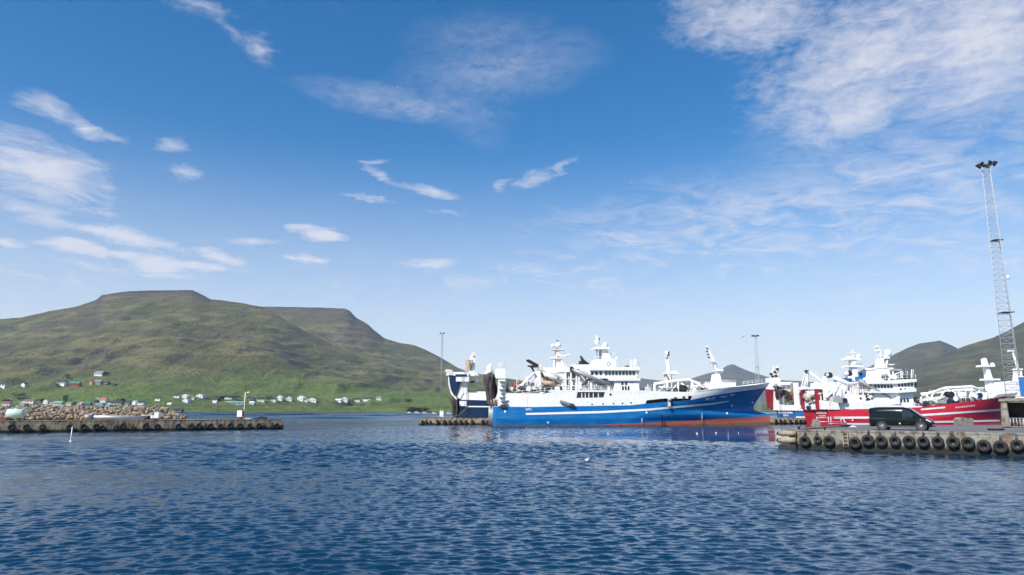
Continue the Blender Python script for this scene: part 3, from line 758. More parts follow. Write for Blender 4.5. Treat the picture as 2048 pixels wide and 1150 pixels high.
# lettering, portholes, chute
S.text('GØTA', 1057, 818.6, 3.6, hull, 0, 12)
S.text('FD', 1416, 798.2, 4.6, hull, .12, 9); S.text('17', 1427, 796.9, 4.4, hull, .12, 8); S.text('TRÓNDUR', 1447.5, 793, 3.4, hull, .14, 15); S.text('GØTU', 1464.5, 790, 3.2, hull, .14, 10)
for a, b2 in ((1184, 808.5), (1206, 808), (1227, 807), (1245, 806.5), (1262, 805.5)): S.disc('porthole', GLASS, a, b2, .17, up)
for a, b2 in ((1096, 845), (1010, 823), (1464, 811), (1505, 805), (1454, 826.5), (1293, 825)): S.disc('draught_mark', WHITE, a, b2, .22, hull)
for a, b2, c2 in ((1284, 837, 851), (1404, 826, 847), (1505, 826, 846)): S.tubes('draught_scale', WHITE, [[(a, b2, -1 * S.b(S.P(a, b2, -B)[0], 2) - .05 if a < 1500 else -.9), (a, c2, -1 * S.b(S.P(a, c2, -B)[0], 1) - .05 if a < 1500 else -.9)]], .05, hull)
x, y, z = S.on_hull(1324, 835); MB().tube([(x, y - .1, -.4), (x, y - .1, 5.3)], .11, 6).build('fender_pipe', NAVY, hull)
S.poly('discharge_chute', GREY, [(1121, 800), (1149, 808), (1149, 813), (1143, 812), (1120, 804)], -B - .55, -B - .05)
S.poly('chute_end', DGREY, [(1140, 806.5), (1148.5, 808.5), (1148.5, 812.5), (1140, 811)], -B - .62, -B - .55)
# stern gantry
for yy, dxp in ((-B + .1, 0), (B - 1.3, 0)):
    leg = S.box('gantry_leg', WHITE, 996, 757, 1011, 812, yy, yy + 1.2)
    x0, z0 = S.P(996, 757, yy); x1, _ = S.P(1011, 757, yy)
    S.box('gantry_cabin', WHITE, 992, 737, 1011, 757, yy - .15, yy + 1.5, leg)
    for j in range(6): S.box('rung_platform', GREY, 999 + j % 2 * 3, 762 + j * 8, 1013, 763.2 + j * 8, yy - .5, yy, leg)
    S.railing([(x0, yy, z0 + 2.1), (x1 + .1, yy, z0 + 2.1)], 1.1, leg, .04, .8)
gx, gz = S.P(996, 748, -B)
beam = MB().box(gx - .6, -B, gz - .7, gx + .5, B, gz + .3).build('gantry_beam', WHITE, S.root)
for k, yy in enumerate((-4.2, -1.5, 1.5, 4.2)):
    mb = MB().tube([(gx - .9, yy, gz + .2), (gx - 1.5, yy, gz + 1.2), (gx - 1.3, yy, gz + 2.3)], [.35, .32, .2], 8); mb.ball((gx - 1.7, yy, gz + .5), .5, 10, 7); mb.build('gantry_block', WHITE if k % 2 else CREAM, beam)
hang_net('hanging_net', NETMAT, gx - 2.3, gx - .2, -5.6, -1.0, gz - 6.2, gz - .1, S.root, 3, .8)
hang_net('hanging_net', NETMAT, gx - 1.8, gx + .1, -1.0, 4.6, gz - 4.5, gz - .3, S.root, 5, .8)
hang_net('hanging_net', TAN, gx - 1.1, gx + .5, -5.2, -2.2, gz - 8.6, gz - 5.2, S.root, 8, .9)
S.box('stern_fairlead', DGREY, 1001, 809, 1013, 815, -B - .06, -B + .3)
for q in (-5, -3, -1, 1, 3, 5): MB().tube([(-.12, q, .2), (-.12, q, 4.0)], .16, 6).build('stern_roller', GREY, S.root)
# net crane aft: tilted twin legs, post, jib with dark head
cr = S.box('crane_post', WHITE, 1070, 742, 1082, 784, -3.6, -2.4)
for yy in (-3.9, -2.1): S.tube('crane_leg', WHITE, [(1036, 777, yy), (1069, 745, yy)], .26, 8, cr)
S.tube('crane_leg', CREAM, [(1092, 784, -3.4), (1078, 742, -3.2)], .22, 8, cr)
S.poly('crane_head', SOOT, [(1053, 719.5), (1058, 718.5), (1077, 729), (1078, 734), (1070, 735), (1056, 733), (1056, 731), (1068, 730), (1055, 723)], -3.5, -2.5, cr)
S.tube('crane_hose', SOOT, [(1062, 733, -3), (1067, 741, -3), (1068, 750, -3)], .2, 8, cr)
S.box('crane_cab', CREAM, 1077, 732, 1086, 741, -3.6, -2.3, cr)
S.tube('jib', WHITE, [(1078, 733, -3.2), (1099, 744, -3.2), (1124, 758, -3.2)], [.36, .42, .3], 8, cr)
S.tube('jib', CREAM, [(1090, 748, -4.0), (1104, 754, -4.0), (1124, 764, -4.0)], [.5, .6, .45], 8, cr)
S.tube('hydraulic_ram', DGREY, [(1082, 742, -4), (1088, 755, -4)], .18, 6, cr)
S.poly('jib_knuckle', SOOT, [(1081, 746), (1084, 746), (1090, 755), (1096, 753), (1094, 757), (1086, 757)], -4.6, -4.3, cr)
x, z = S.P(1101, 765, -3); net_heap('net_heap', TAN, (x, -2.5, z - .2), (1.7, 1.9, .95), S.root, seed=4)
x, z = S.P(1052, 776, -3); net_heap('net_heap', CREAM, (x, -1.5, z - .2), (1.9, 2.8, .6), S.root, seed=9)
S.box('liferaft_canister', ORANGE, 1029, 764, 1035, 771, -1, 0); S.tube('liferaft_canister', DKRED, [(1024, 776, 0), (1031, 776, 0)], .4)
# aft frames and posts amid the deck
fr = S.box('working_platform', WHITE, 1120, 741, 1160, 744, -4.6, 2)
for a in (1130, 1141, 1152, 1157): S.box('platform_post', WHITE, a, 743, a + 2.6, 783, -4.6, -4.2, fr)
for a in (1134, 1147): S.box('platform_post', CREAM, a, 743, a + 3, 783, -1.5, -1.0, fr)
for b2 in (757, 771): S.box('platform_step', WHITE, 1122, b2, 1158, b2 + 1.5, -4.5, -1.0, fr)
x, z = S.P(1146, 750, -2.8); net_heap('net_heap', TAN, (x, -2.8, z), (.9, 1, .75), S.root, seed=12)
deck_gear(S, 'gear', S.P(1012, 780, -3)[0], S.P(1195, 780, -3)[0], -5.2, 1, S.P(1100, 783, -4)[1], 46, 3)
S.railing([S.pt(1125, 782, -B + .2), S.pt(1215, 782, -B + .2)], 1.05, None, .045, 1.3)
S.railing([S.pt(1030, 793, -B + .15), S.pt(1118, 783, -B + .15)], 1.0, None, .04, 1.5)
# funnel with exhausts
fu = S.box('funnel', WHITE, 1147, 729, 1183, 762, -1.8, 2.0)
exhaust(S, [(1177, 730, -.6), (1166, 722, -.6), (1161, 712, -.6)], [.36, .40, .22], fu); exhaust(S, [(1172, 730, .8), (1162, 725, .8), (1158, 723, .8)], [.32, .3, .24], fu)
S.poly('spark_cover', SOOT, [(1147, 730), (1160, 726), (1166, 729), (1164, 731), (1150, 732)], -1.2, 0, fu)
deck_gear(S, 'gear', S.P(1150, 745, -2)[0], S.P(1195, 745, -2)[0], -3.4, 0, S.P(1170, 744, -3)[1], 10, 5, None, 1.0)
# long fish crane boom stowed on a slant
bm_ = S.tube('fish_boom', GREY, [(1143, 738.5, -4.9), (1186, 756, -4.9), (1229, 773, -4.9)], [.42, .40, .34], 10)
S.tube('boom_rail', WHITE, [(1143, 736, -5.0), (1186, 753.4, -5.0), (1228, 770.5, -5.0)], .14, 6, bm_); S.box('boom_rest', WHITE, 1217, 772, 1219.5, 784, -5, -4.6, bm_)
S.box('boom_foot', DGREY, 1141, 733, 1147, 742, -5.3, -4.4, bm_)
# deckhouse and wheelhouse
dh = S.box('deckhouse', WHITE, 1181, 761, 1278, 793, -4.4, 4.4)
S.box('deckhouse_shade_panel', GREY, 1184, 764, 1215, 781, -4.42, -4.3, dh)  # grey sheet on the flat wall, painting the shade of a recess
for a, b2 in ((1199, 768), (1206, 768)): S.box('window', GLASS, a, b2, a + 3.4, b2 + 4, -4.50, -4.40, dh)
S.box('deckhouse_front', WHITE, 1229, 762, 1278.5, 792, -B + .25, -4.3, dh)
S.windows(dh, 1241, 1256, 763.5, 770, -B + .25, 2, .42); S.windows(dh, 1243, 1260, 772.5, 780.5, -B + .25, 3, .35)
S.windows(dh, 1247, 1264, 786, 790, -B + .25, 2, .55); S.disc('porthole', GLASS, 1221, 789, .25, dh)
S.box('door_sign', DKRED, 1260, 764.5, 1267, 765.6, -B + .2, -B + .3, dh)
S.poly('foredeck_trunk', WHITE, [(1276, 772), (1290, 775), (1302, 780), (1302, 793), (1276, 793)], -3.4, 3.4, dh)
wh = S.poly('wheelhouse', WHITE, [(1178, 740), (1278, 740), (1273, 757), (1178, 757)], -4.9, 4.9)
S.poly('bridge_wing', WHITE, [(1214, 756), (1281, 756), (1281, 761.5), (1219, 761.5)], -B - .1, B, wh)
S.poly('wheelhouse_roof', WHITE, [(1180, 736.5), (1278, 733), (1281, 737), (1280, 740.5), (1180, 740.5)], -5.4, 5.4, wh)
S.windows(wh, 1209, 1271, 741.8, 750.8, -4.9, 9, .22, TGLASS); S.windows(wh, 1180, 1206, 743, 750, -4.9, 3, .4)
for j in range(6):
    yy = -4.3 + j * 1.7; xa, za = S.P(1277.6, 741.8, yy - .6); xb, zb = S.P(1275.4, 750.5, yy - .6)
    MB().prism([(xa - .1, za), (xa + .06, za), (xb + .06, zb), (xb - .1, zb)], yy - .6, yy + .6).build('window', TGLASS, wh)
x0, z0 = S.P(1182, 734.5, -5.2); x1, _ = S.P(1279, 734, -5.2)
S.railing([(x0, -5.2, z0), (x1, -5.2, z0), (x1, 5.2, z0)], 1.0, wh, .04, 1.4)
S.box('roof_locker', DGREY, 1252, 731, 1259, 735, -3.6, -2.4, wh); S.box('searchlight_post', WHITE, 1261.5, 719, 1264.5, 735, -3, -2.6, wh); S.ball('satellite_dome', WHITE, 1270.5, 726, -2.4, .62, wh, (1, 1, 1.2)); S.box('dome_foot', WHITE, 1268.5, 729, 1272.5, 735, -2.8, -2, wh)
S.tube('whip_aerial', LGREY, [(1240, 735, 2), (1240.6, 709, 2)], .035, 5, wh); S.tube('whip_aerial', LGREY, [(1251, 735, 3), (1252, 712, 3)], .035, 5, wh)
# main mast
ms = S.poly('mast_house', WHITE, [(1190, 719), (1221, 717), (1231, 722), (1232, 735), (1190, 735)], -2.0, 2.0)
S.poly('mast', WHITE, [(1205, 697), (1214, 697), (1224, 719), (1205, 719)], -1.1, 1.1, ms); S.box('mast_leg', LGREY, 1193, 697, 1195.5, 719, -1.2, -.8, ms); S.box('mast_leg', GREY, 1199, 697, 1202, 719, .5, .9, ms)
S.box('mast_platform', WHITE, 1189, 694.5, 1219, 698, -1.7, 1.7, ms); S.tube('mast_pole', WHITE, [(1196, 696, 0), (1195.5, 681, 0), (1192.5, 671, 0)], [.42, .34, .10], 8, ms)
S.ball('satellite_dome', WHITE, 1194, 686.5, -.3, .5, ms); S.ball('satellite_dome', WHITE, 1210.5, 690, -.6, .62, ms); S.box('mast_lamp', DGREY, 1197, 676, 1199.5, 679, -.3, .2, ms)
S.poly('radar_bracket', WHITE, [(1220, 717), (1232, 715), (1231, 711), (1235, 714), (1232, 720), (1221, 721)], -.4, .4, ms)
radar(S, 1204, 693, 0, 2.4, ms, .3); radar(S, 1196.5, 681, 0, 1.7, ms, .2); S.tubes('mast_rail', WHITE, [[(1190, 714, -2), (1232, 714, -2)], [(1190, 714, -2), (1190, 719, -2)], [(1210, 714, -2), (1210, 719, -2)], [(1232, 714, -2), (1232, 722, -2)]], .05, ms)
x, z = S.P(1217, 727.5, -2)
em = MB(); n = 18
ring = [(x + r_ * math.cos(2 * math.pi * k / n), -2.05, z + r_ * math.sin(2 * math.pi * k / n)) for r_ in (.46, .26) for k in range(n)]
em.add(ring, [(k, (k + 1) % n, n + (k + 1) % n, n + k) for k in range(n)]).build('funnel_emblem', TEAL, ms)
# fore gear: kingpost, net crane, drums
kp = S.tube('kingpost', WHITE, [(1339, 762, 0), (1337.5, 740, 0), (1333, 702, 0)], [.62, .5, .34], 10)
S.box('kingpost_top', DGREY, 1336, 703, 1339, 711, -.5, -.1, kp); S.box('kingpost_top', CREAM, 1331, 706, 1334, 715, -.7, -.3, kp); S.box('kingpost_platform', WHITE, 1331, 745, 1357, 748, -1.2, 1.2, kp); S.box('kingpost_locker', CREAM, 1344, 741, 1355, 745, -.8, .8, kp)
S.box('kingpost_foot', CREAM, 1335, 747, 1342, 766, -1.2, 1.2, kp); S.tube('kingpost_stay', DGREY, [(1333, 750, -1.3), (1339, 763, -1.3)], .12, 5, kp); S.tube('whip_aerial', LGREY, [(1332, 703, 0), (1331, 690, 0)], .03, 5, kp)
nc = S.tube('net_crane_beam', WHITE, [(1308, 768, -2.5), (1352, 762, -2.5), (1377, 760, -2.5), (1397, 767, -2.5), (1406, 774, -2.5)], [.3, .36, .36, .34, .3], 8)
for a, b2, c2 in ((1309, 768, 796), (1334, 766, 796), (1356, 764, 796), (1384, 763, 792), (1398, 768, 786)): S.tube('crane_support', WHITE, [(a, b2, -2.6), (a + 1, c2, -2.6)], .24, 7, nc)
for a, b2, c2, d2 in ((1312, 790, 1330, 770), (1340, 788, 1352, 770), (1362, 766, 1380, 778), (1318, 774, 1346, 776)): S.tube('crane_brace', WHITE, [(a, b2, -2.8), (c2, d2, -2.8)], .16, 6, nc)
for a, b2, r_, m_ in ((1365.5, 777, .75, SOOT), (1349, 780, .55, NETMAT), (1325, 783, .5, GREY), (1334, 783, .4, DGREY), (1316, 786, .4, CREAM), (1395, 777, .45, GREY), (1403, 773, .4, CREAM), (1410, 780, .45, GREY), (1418, 777, .4, WHITE)):
    x, z = S.P(a, b2, -3); drum('net_drum', m_, (x, -3, z), r_, 1.6, S.root)
S.box('fore_house', WHITE, 1306, 786, 1376, 797, -B + 1.0, 3); S.box('fore_house', WHITE, 1384, 770, 1398, 790, -3, 1); S.box('winch_house', CREAM, 1287, 777, 1301, 786, -4.2, -2.4)
x, z = S.P(1293, 779, -4.4); drum('rope_winch', CREAM, (x, -4.6, z), .6, 1.2, S.root)
deck_gear(S, 'gear', S.P(1280, 790, -4)[0], S.P(1400, 790, -4)[0], -4.6, 1, S.P(1340, 793, -4)[1], 22, 21, None, 1.5)
deck_gear(S, 'gear', S.P(1400, 785, -3)[0], S.P(1425, 785, -3)[0], -3, 1, S.P(1410, 783, -3)[1], 10, 22, None, 1.2)
# foremast and forecastle
fm = S.poly('foremast', WHITE, [(1430, 748), (1440, 748), (1447, 778), (1425, 778)], -.9, .9)
S.tube('foremast_pole', WHITE, [(1435, 749, 0), (1428, 723, 0), (1420, 705, 0), (1413, 692, 0)], [.55, .42, .26, .14], 9, fm)
S.box('foremast_platform', WHITE, 1433, 738, 1447, 742, -1, 1, fm); S.box('foremast_light', WHITE, 1437, 738, 1446, 746, -.4, .4, fm); S.poly('foremast_platform', WHITE, [(1421, 721), (1433, 723), (1434, 720), (1432, 725), (1422, 724)], -.7, .7, fm)
for a, b2 in ((1415, 696), (1415, 703), (1417, 709), (1418.5, 715)): S.box('signal_lamp', DGREY, a - 1.4, b2 - 1.6, a + 1, b2 + 1.2, -.45, .0, fm)
S.box('forecastle_house', WHITE, 1424, 764.5, 1472, 779, -2.6, 2.6); S.railing([S.pt(1446, 765, -2.4), S.pt(1472, 765, -2.4)], .5, None, .04)
S.railing([(S.P(1476, 772, 0)[0], -2.6, S.P(1476, 771.5, 0)[1]), (S.P(1530, 767, 0)[0], -.6, S.P(1530, 766.5, 0)[1])], .8, None, .035, 1.3)

# ---- navy trawler behind, on the far side of the pier
N_ = Ship('dark navy trawler showing only its stern, behind the blue trawler', 'trawlers moored at the long pier', 917, 168.0, 6.0, 5.8); S = N_; B = S.B
S.set_hull([(-2, 54), (2.5, 54), (3, 51), (8, 58), (12, 59)], .6, (1.9, 3.0), (1.5, 8))
hi_ = S.line([(917, 799), (980, 801), (1100, 801), (1300, 795), (1380, 780)]); lo_ = S.line([(917, 813), (980, 813.5), (1300, 810)]);
hull = S.strip('hull', NAVY, lambda x: -1.5, hi_, 12, n=70, rake=.15)
S.strip('white_stripe', WHITE, lambda x: lo_(x) - .12, lambda x: lo_(x) + .16, 1, .05, .03, .6, 40, False, hull, (-1,))
S.strip('bulwark', WHITE, hi_, lambda x: hi_(x) + 1.75, 3, 0, .01, .9, 50); S.deck(lambda x: hi_(x) + .1)
S.box('hawse_box', WHITE, 919, 802, 934, 812, -B - .08, -B + .2, hull); S.disc('hawse_hole', DGREY, 926, 807, .38, hull, off=.10)
for yy in (-B, B - 2.2):
    lg = S.poly('gantry_leg', NAVY, [(898, 752), (923, 752), (922, 764), (918, 778), (914, 790), (908, 791), (902, 780), (899, 765)], yy, yy + 2.2)
    S.poly('gantry_leg_edge', WHITE, [(896, 752), (898.4, 752), (900, 770), (905, 786), (915, 798), (912, 799), (902, 788), (897, 770)], yy + .1, yy + 2.0, lg)
    S.box('gantry_leg_foot', WHITE, 924, 763, 935, 786, yy + .3, yy + 1.6, lg); S.poly('leg_bracket', WHITE, [(918, 784), (924, 772), (927, 786), (920, 798), (914, 794)], yy + .2, yy + 1.8, lg)
x0, z0 = S.P(893, 751, -B); x1, z1 = S.P(938, 740, -B)
gb = MB().box(x0, -B - .1, z0, x1, B + .1, z1 - .5).build('gantry_beam', WHITE, S.root)
S.box('gantry_box', WHITE, 912, 753, 938, 763, -B - .7, -B - .1, gb); S.box('gantry_window', NAVY, 911, 748.5, 933, 752.5, -B - .85, -B - .7, gb)
S.poly('gantry_arm', CREAM, [(889, 742), (893, 738), (905, 740), (905, 750), (897, 750), (894, 745)], -B - .2, -B + 1, gb)
pc = S.poly('net_crane', WHITE, [(932, 735), (944, 706), (950, 704), (950, 748), (930, 748)], -3.4, -1.6, gb)
x, z = S.P(938, 733, -3.6); net_heap('net_bundle', TAN, (x, -3.5, z), (.7, .6, 1.5), gb, seed=5); S.poly('net_crane_head', CREAM, [(943, 706), (947, 703), (951, 706), (951, 712), (945, 712)], -3.7, -1.4, gb)
S.tube('folding_arm', WHITE, [(948, 744, -4), (959, 756, -4), (953, 764, -4)], .34, 8, gb); S.box('folding_arm_base', WHITE, 938, 742, 950, 752, -4.4, -2, gb); S.box('lamp_box', NAVY, 940, 762, 949, 766, -4.2, -3.4, gb)
S.box('working_house', WHITE, 950, 783, 1010, 800, -4.6, 4.6); S.box('stern_ramp', SOOT, 906, 793, 917, 835, -4, 4)
hang_net('hanging_net', NETMAT, -1.6, .2, -5.2, 5.0, 1.6, 6.0, S.root, 14, .8)
S.box('superstructure', WHITE, 1090, 742, 1190, 800, -4.6, 4.6); S.box('wheelhouse', WHITE, 1098, 735, 1146, 745, -4, 4)
mm_ = S.poly('mast', CREAM, [(1110, 742), (1112, 712), (1113, 699), (1118, 699), (1122, 714), (1140, 742)], -.9, .9)
S.tube('mast_leg', WHITE, [(1107, 742, -1.4), (1109, 717, -1.0)], .2, 6, mm_); S.tube('mast_leg', WHITE, [(1133, 742, -1.4), (1121, 716, -1.0)], .2, 6, mm_)
S.box('mast_platform', CREAM, 1105, 698, 1130, 700, -1.2, 1.2, mm_); S.box('mast_platform', CREAM, 1103, 715.5, 1126, 717.5, -1.4, 1.4, mm_)
S.ball('satellite_dome', WHITE, 1106, 692, -.3, .58, mm_); S.ball('satellite_dome', WHITE, 1116, 691, -.3, .75, mm_); S.tube('mast_pole', LGREY, [(1114, 698, .5), (1114.5, 678, .5)], [.2, .06], 6, mm_); S.box('wind_vane', DGREY, 1112, 680.5, 1117.5, 682, .4, .6, mm_)
radar(S, 1122, 712, -1, 2.6, mm_, .3); radar(S, 1106, 715, -1, 2.0, mm_, .2); radar(S, 1133, 708.5, -.4, 1.6, mm_, .8)

# ---- red trawler
Rr = Ship('red and white trawler with grey slanting boom, behind the parked van', 'trawlers moored at the long pier', 1657, 148.0, 5.6, 5.6); S = Rr; B = S.B
def quarter(px, inset=.4):
    """athwartships place of something at the stern edge seen at this column"""
    lo_y, hi_y = -S.B, S.B
    for _ in range(30):
        m_ = (lo_y + hi_y) / 2
        if S.P(px, 815, m_)[0] < inset: lo_y = m_
        else: hi_y = m_
    return m_
stem_px = [(2012, 858), (2012, 840), (2016, 826), (2024, 806), (2034, 788), (2040, 774)]
stem = sorted([(S.P(a, b2, 0)[1], S.P(a, b2, 0)[0]) for a, b2 in stem_px]); stem = [(-2, stem[0][1])] + stem + [(12, stem[-1][1])]
S.set_hull(stem, .62, (1.9, 3.0), (1.5, 8))
top = S.line([(1657, 818.5), (1744, 818), (1842, 814.5), (1876, 810), (1939, 803), (1985, 797), (2012, 792)])
hull = S.strip('hull', RED, lambda x: -1.5, top, 16, n=110, rake=.20)
for pts0, w_, ux in ((((1668, 835.5), (1744, 835.2), (1839, 830.5), (1930, 824.5), (2005, 819)), .22, (1668, 2005)), (((1694, 848), (1744, 848), (1866, 844), (2000, 841)), .2, (1694, 2000)), (((1842, 819), (1890, 814.8)), .18, (1842, 1890))):
    ln = S.line(pts0); a0 = S.on_hull(*pts0[0]); a1 = S.on_hull(*pts0[-1])
    S.strip('white_stripe', WHITE, lambda x: ln(x) - w_, lambda x: ln(x) + w_, 1, .05, a0[0] / S.sx(a0[2]), a1[0] / S.sx(a1[2]), 60, False, hull, (-1,))
S.stern_text('NORÐBORG', -2.4, 2.75, 4.0, .55, hull); S.stern_text('KLAKSVÍK', -2.4, 2.1, 2.8, .42, hull); S.text('N O R Ð B O R G', 1931, 813, 3.4, hull, .09, 42)
S.disc('draught_mark', WHITE, 1705, 840.5, .2, hull); 
S.deck(lambda x: top(x) - .15)
bw = S.poly('bulwark', WHITE, [(1658, 803), (1668, 804), (1676, 806), (1680, 819), (1658, 819)], -B + .1, -B + .3); tz = S.P(1657, 802, -B)[1]; hz_ = S.P(1657, 819, -B)[1]; MB().prism([(-B + .1, hz_), (B - .1, hz_), (B - .1, tz), (2.5, tz + .5), (0, tz + .35), (-B + .1, tz)], .55, .8, 'x').build('transom_bulwark', WHITE, S.root); S.poly('bulwark', WHITE, [(1700, 808), (1745, 800), (1760, 800), (1775, 810), (1846, 812), (1842, 815), (1744, 818.5), (1700, 819)], -B + .1, -B + .3)
gz0, gz1 = S.P(1657, 818, -B)[1], S.P(1612, 780, B)[1]
for yy in (B - 1.0, -1.6):
    lg = MB().box(.0, yy, gz0, .8, yy + .75, gz1).build('gantry_leg', DKRED, S.root); MB().box(.8, yy + .05, gz0, 1.2, yy + .7, gz1 - .8).build('gantry_leg_lining', CREAM, lg); MB().box(-.1, yy - .15, gz1, 1.5, yy + .9, gz1 + .7).build('gantry_top', WHITE, lg)
MB().box(.1, -1.6, gz1 + .1, .7, B - .3, gz1 + .55).build('gantry_beam', WHITE, S.root)
yq = quarter(1619); MB().tube([(.2, yq - .4, hz_ + .45), (.2, yq + .4, hz_ + .45)], .42, 12).build('stern_roller', NAVY, S.root)
af = S.tube('stern_frame_leg', WHITE, [(1598, 790, 5.2), (1611, 748, 4.6), (1616, 742, 4.4)], .2, 7)
S.tube('stern_frame_leg', WHITE, [(1607, 781, 5.0), (1616, 742, 4.4)], .24, 7, af); S.tube('stern_frame_leg', LGREY, [(1613, 790, 3.2), (1617, 742, 4.0)], .18, 7, af); S.tube('stern_boom', WHITE, [(1616, 742, 4.4), (1632, 754, 3.2), (1646, 766, 2.0)], [.26, .3, .26], 7, af); S.box('frame_head', DGREY, 1613, 740, 1618, 745, 4.0, 4.9, af)
ps = S.box('winch_post', WHITE, 1650, 752, 1656, 800, -2.8, -1.8); x, z = S.P(1657, 750.5, -2.3); drum('power_block', SOOT, (x, -2.3, z), .62, 1.2, ps); S.ball('power_block_hub', CREAM, 1655, 750, -3.1, .36, ps); S.tube('winch_post_stay', WHITE, [(1657, 768, -2.4), (1663, 790, -2.4)], .2, 6, ps)
jc = S.tube('crane_jib', WHITE, [(1669, 755.5, -3.2), (1690, 765, -3.2), (1711, 777, -3.2)], [.42, .5, .42], 9); S.tube('crane_jib', WHITE, [(1681, 767, -3.4), (1668, 780, -3.4), (1652, 796, -3.4)], .3, 8, jc); S.box('crane_turret', CREAM, 1706, 772, 1716, 790, -3.8, -2.4, jc)
h1 = S.poly('aft_house', WHITE, [(1677, 786), (1682, 779), (1700, 784), (1712, 797), (1712, 818), (1677, 818)], -4.0, 3.6); S.box('window', GLASS, 1690.5, 783.5, 1693.5, 787, -4.06, -3.95, h1)
S.box('shelter', CREAM, 1660, 793, 1678, 806, -3.4, 2); x, z = S.P(1632, 789, 1.8); net_heap('net_heap', CREAM, (x, 1.8, z), (1.7, 2.2, 1.1), S.root, seed=31); x, z = S.P(1634, 797, 1.2); net_heap('net_heap', TAN, (x, 1.2, z - .2), (1.4, 2, .9), S.root, seed=32)
for a, yy in ((1627, 2.6), (1632, 1.4), (1641, .0), (1647, -1.2)): S.box('stanchion', WHITE, a, 780, a + 1.4, 804, yy, yy + .2)
S.box('stern_canopy', WHITE, 1629, 777, 1652, 780, -.6, 2.4); S.box('stern_canopy', WHITE, 1632, 764, 1637, 778, .6, 1.4)
deck_gear(S, 'gear', S.P(1662, 805, -4)[0], S.P(1745, 805, -4)[0], -4.8, 1, S.P(1680, 806, -4)[1], 34, 41, None, 2.0)
S.box('midship_house', WHITE, 1712, 790, 1760, 818, -4.4, 4); S.windows(S.root, 1716, 1750, 795, 799, -4.4, 3, .6)
S.railing([S.pt(1712, 790, -4.2), S.pt(1752, 790, -4.2)], 1.1, None, .045, 1.1)
x, z = S.P(1726, 775, -3)
ft = MB()
for k in range(4): ft.box(x + k * 1.1 - 1.6, -3.6, z - 2.4, x + k * 1.1 - 1.4, -3.3, z + 1.0)
ft.box(x - 1.8, -3.7, z + .9, x + 2.2, 2, z + 1.15); ft.box(x - 1.8, -3.7, z - .9, x + 2.2, 2, z - .75); ft.build('working_platform', WHITE, S.root)
bm_ = S.tube('fish_boom', GREY, [(1719, 761, -4.4), (1754, 781, -4.4), (1787, 800, -4.4)], [.4, .38, .34], 10); S.tube('boom_rail', LGREY, [(1719, 758.8, -4.5), (1787, 797.8, -4.5)], .13, 6, bm_); S.poly('boom_hook', DGREY, [(1783, 799), (1787, 796), (1791, 792), (1790, 799), (1787, 803)], -4.7, -4.2, bm_)
lh = S.box('deckhouse', WHITE, 1751, 785, 1827, 815, -4.6, 4.6); S.windows(lh, 1799, 1819, 796.5, 804.5, -4.6, 3, .4); S.poly('crane_base', WHITE, [(1776, 803), (1800, 792), (1800, 808), (1776, 810)], -5.2, -4.7, lh); S.box('vent_box', CREAM, 1824, 804, 1831, 818, -5, -4, lh); S.box('side_platform', WHITE, 1744, 783, 1832, 786, -5.3, 5.3, lh)
wh = S.poly('wheelhouse', WHITE, [(1744, 767), (1830, 763), (1826, 785), (1744, 785)], -4.6, 4.6)
S.poly('wheelhouse_roof', WHITE, [(1738, 764), (1800, 759), (1833, 758), (1834, 763), (1800, 767), (1738, 768)], -5.1, 5.1, wh)
S.windows(wh, 1748, 1786, 769.5, 776.5, -4.6, 6, .25); S.windows(wh, 1795, 1827, 766, 773.5, -4.6, 5, .25); S.windows(wh, 1797, 1824, 776.5, 780, -4.6, 3, .5)
for j in range(5):
    yy = -3.6 + j * 1.8; xa, za = S.P(1830.2, 766, yy); xb, zb = S.P(1828.4, 774, yy); MB().prism([(xa - .1, za), (xa + .05, za), (xb + .05, zb), (xb - .1, zb)], yy - .6, yy + .6).build('window', GLASS, wh)
S.poly('bridge_wing', WHITE, [(1796, 782), (1832, 776), (1833, 783), (1798, 786)], -B, -4.5, wh); S.railing([(S.P(1745, 760, -5)[0], -5, S.P(1770, 763, -5)[1]), (S.P(1832, 759, -5)[0], -5, S.P(1832, 759, -5)[1])], 1.1, wh, .045, 1.0)
deck_gear(S, 'gear', S.P(1750, 760, -3)[0], S.P(1828, 760, -3)[0], -3.6, 2, S.P(1800, 759, -3)[1], 14, 44, None, .9, wh)
S.box('roof_locker', DGREY, 1798, 756.5, 1806, 760, -4, -3.2, wh)
ms = S.poly('mast_house', WHITE, [(1753, 736), (1778, 736), (1784, 762), (1750, 764)], -1.8, 1.8); S.box('mast_platform', WHITE, 1750, 735, 1787, 738.5, -1.8, 1.8, ms); S.poly('mast', WHITE, [(1761, 716), (1767, 716), (1771, 736), (1757, 736)], -.8, .8, ms)
S.tube('mast_pole', WHITE, [(1764, 718, 0), (1759, 704, 0), (1754, 691, 0)], [.4, .3, .12], 8, ms); S.ball('satellite_dome', WHITE, 1775.5, 706.5, -.3, .78, ms, (1, 1, 1.1)); S.box('dome_foot', WHITE, 1771, 713, 1780, 717, -.8, .2, ms); S.tube('dome_post', WHITE, [(1775, 717, -.3), (1772, 735, -.3)], .25, 7, ms)
for a, b2, w_ in ((1754, 693, 1.4), (1757, 701, 1.8), (1762, 712, 2.0), (1782, 729, 1.6)): radar(S, a, b2, -.2, w_, ms, .2)
S.tube('exhaust_pipe', SOOT, [(1744, 748, .4), (1754, 742, .4)], .3, 8, ms); S.tube('exhaust_pipe', TAN, [(1750, 741, .8), (1764, 747, .8)], .3, 8, ms); S.box('radar_gantry', LGREY, 1783, 738, 1804, 741, -2.6, 2, ms); S.tubes('gantry_posts_brace', WHITE, [[(1786, 740, -2.4), (1786, 760, -2.4)], [(1802, 740, -2.4), (1802, 760, -2.4)], [(1786, 750, -2.4), (1802, 744, -2.4)]], .12, ms)
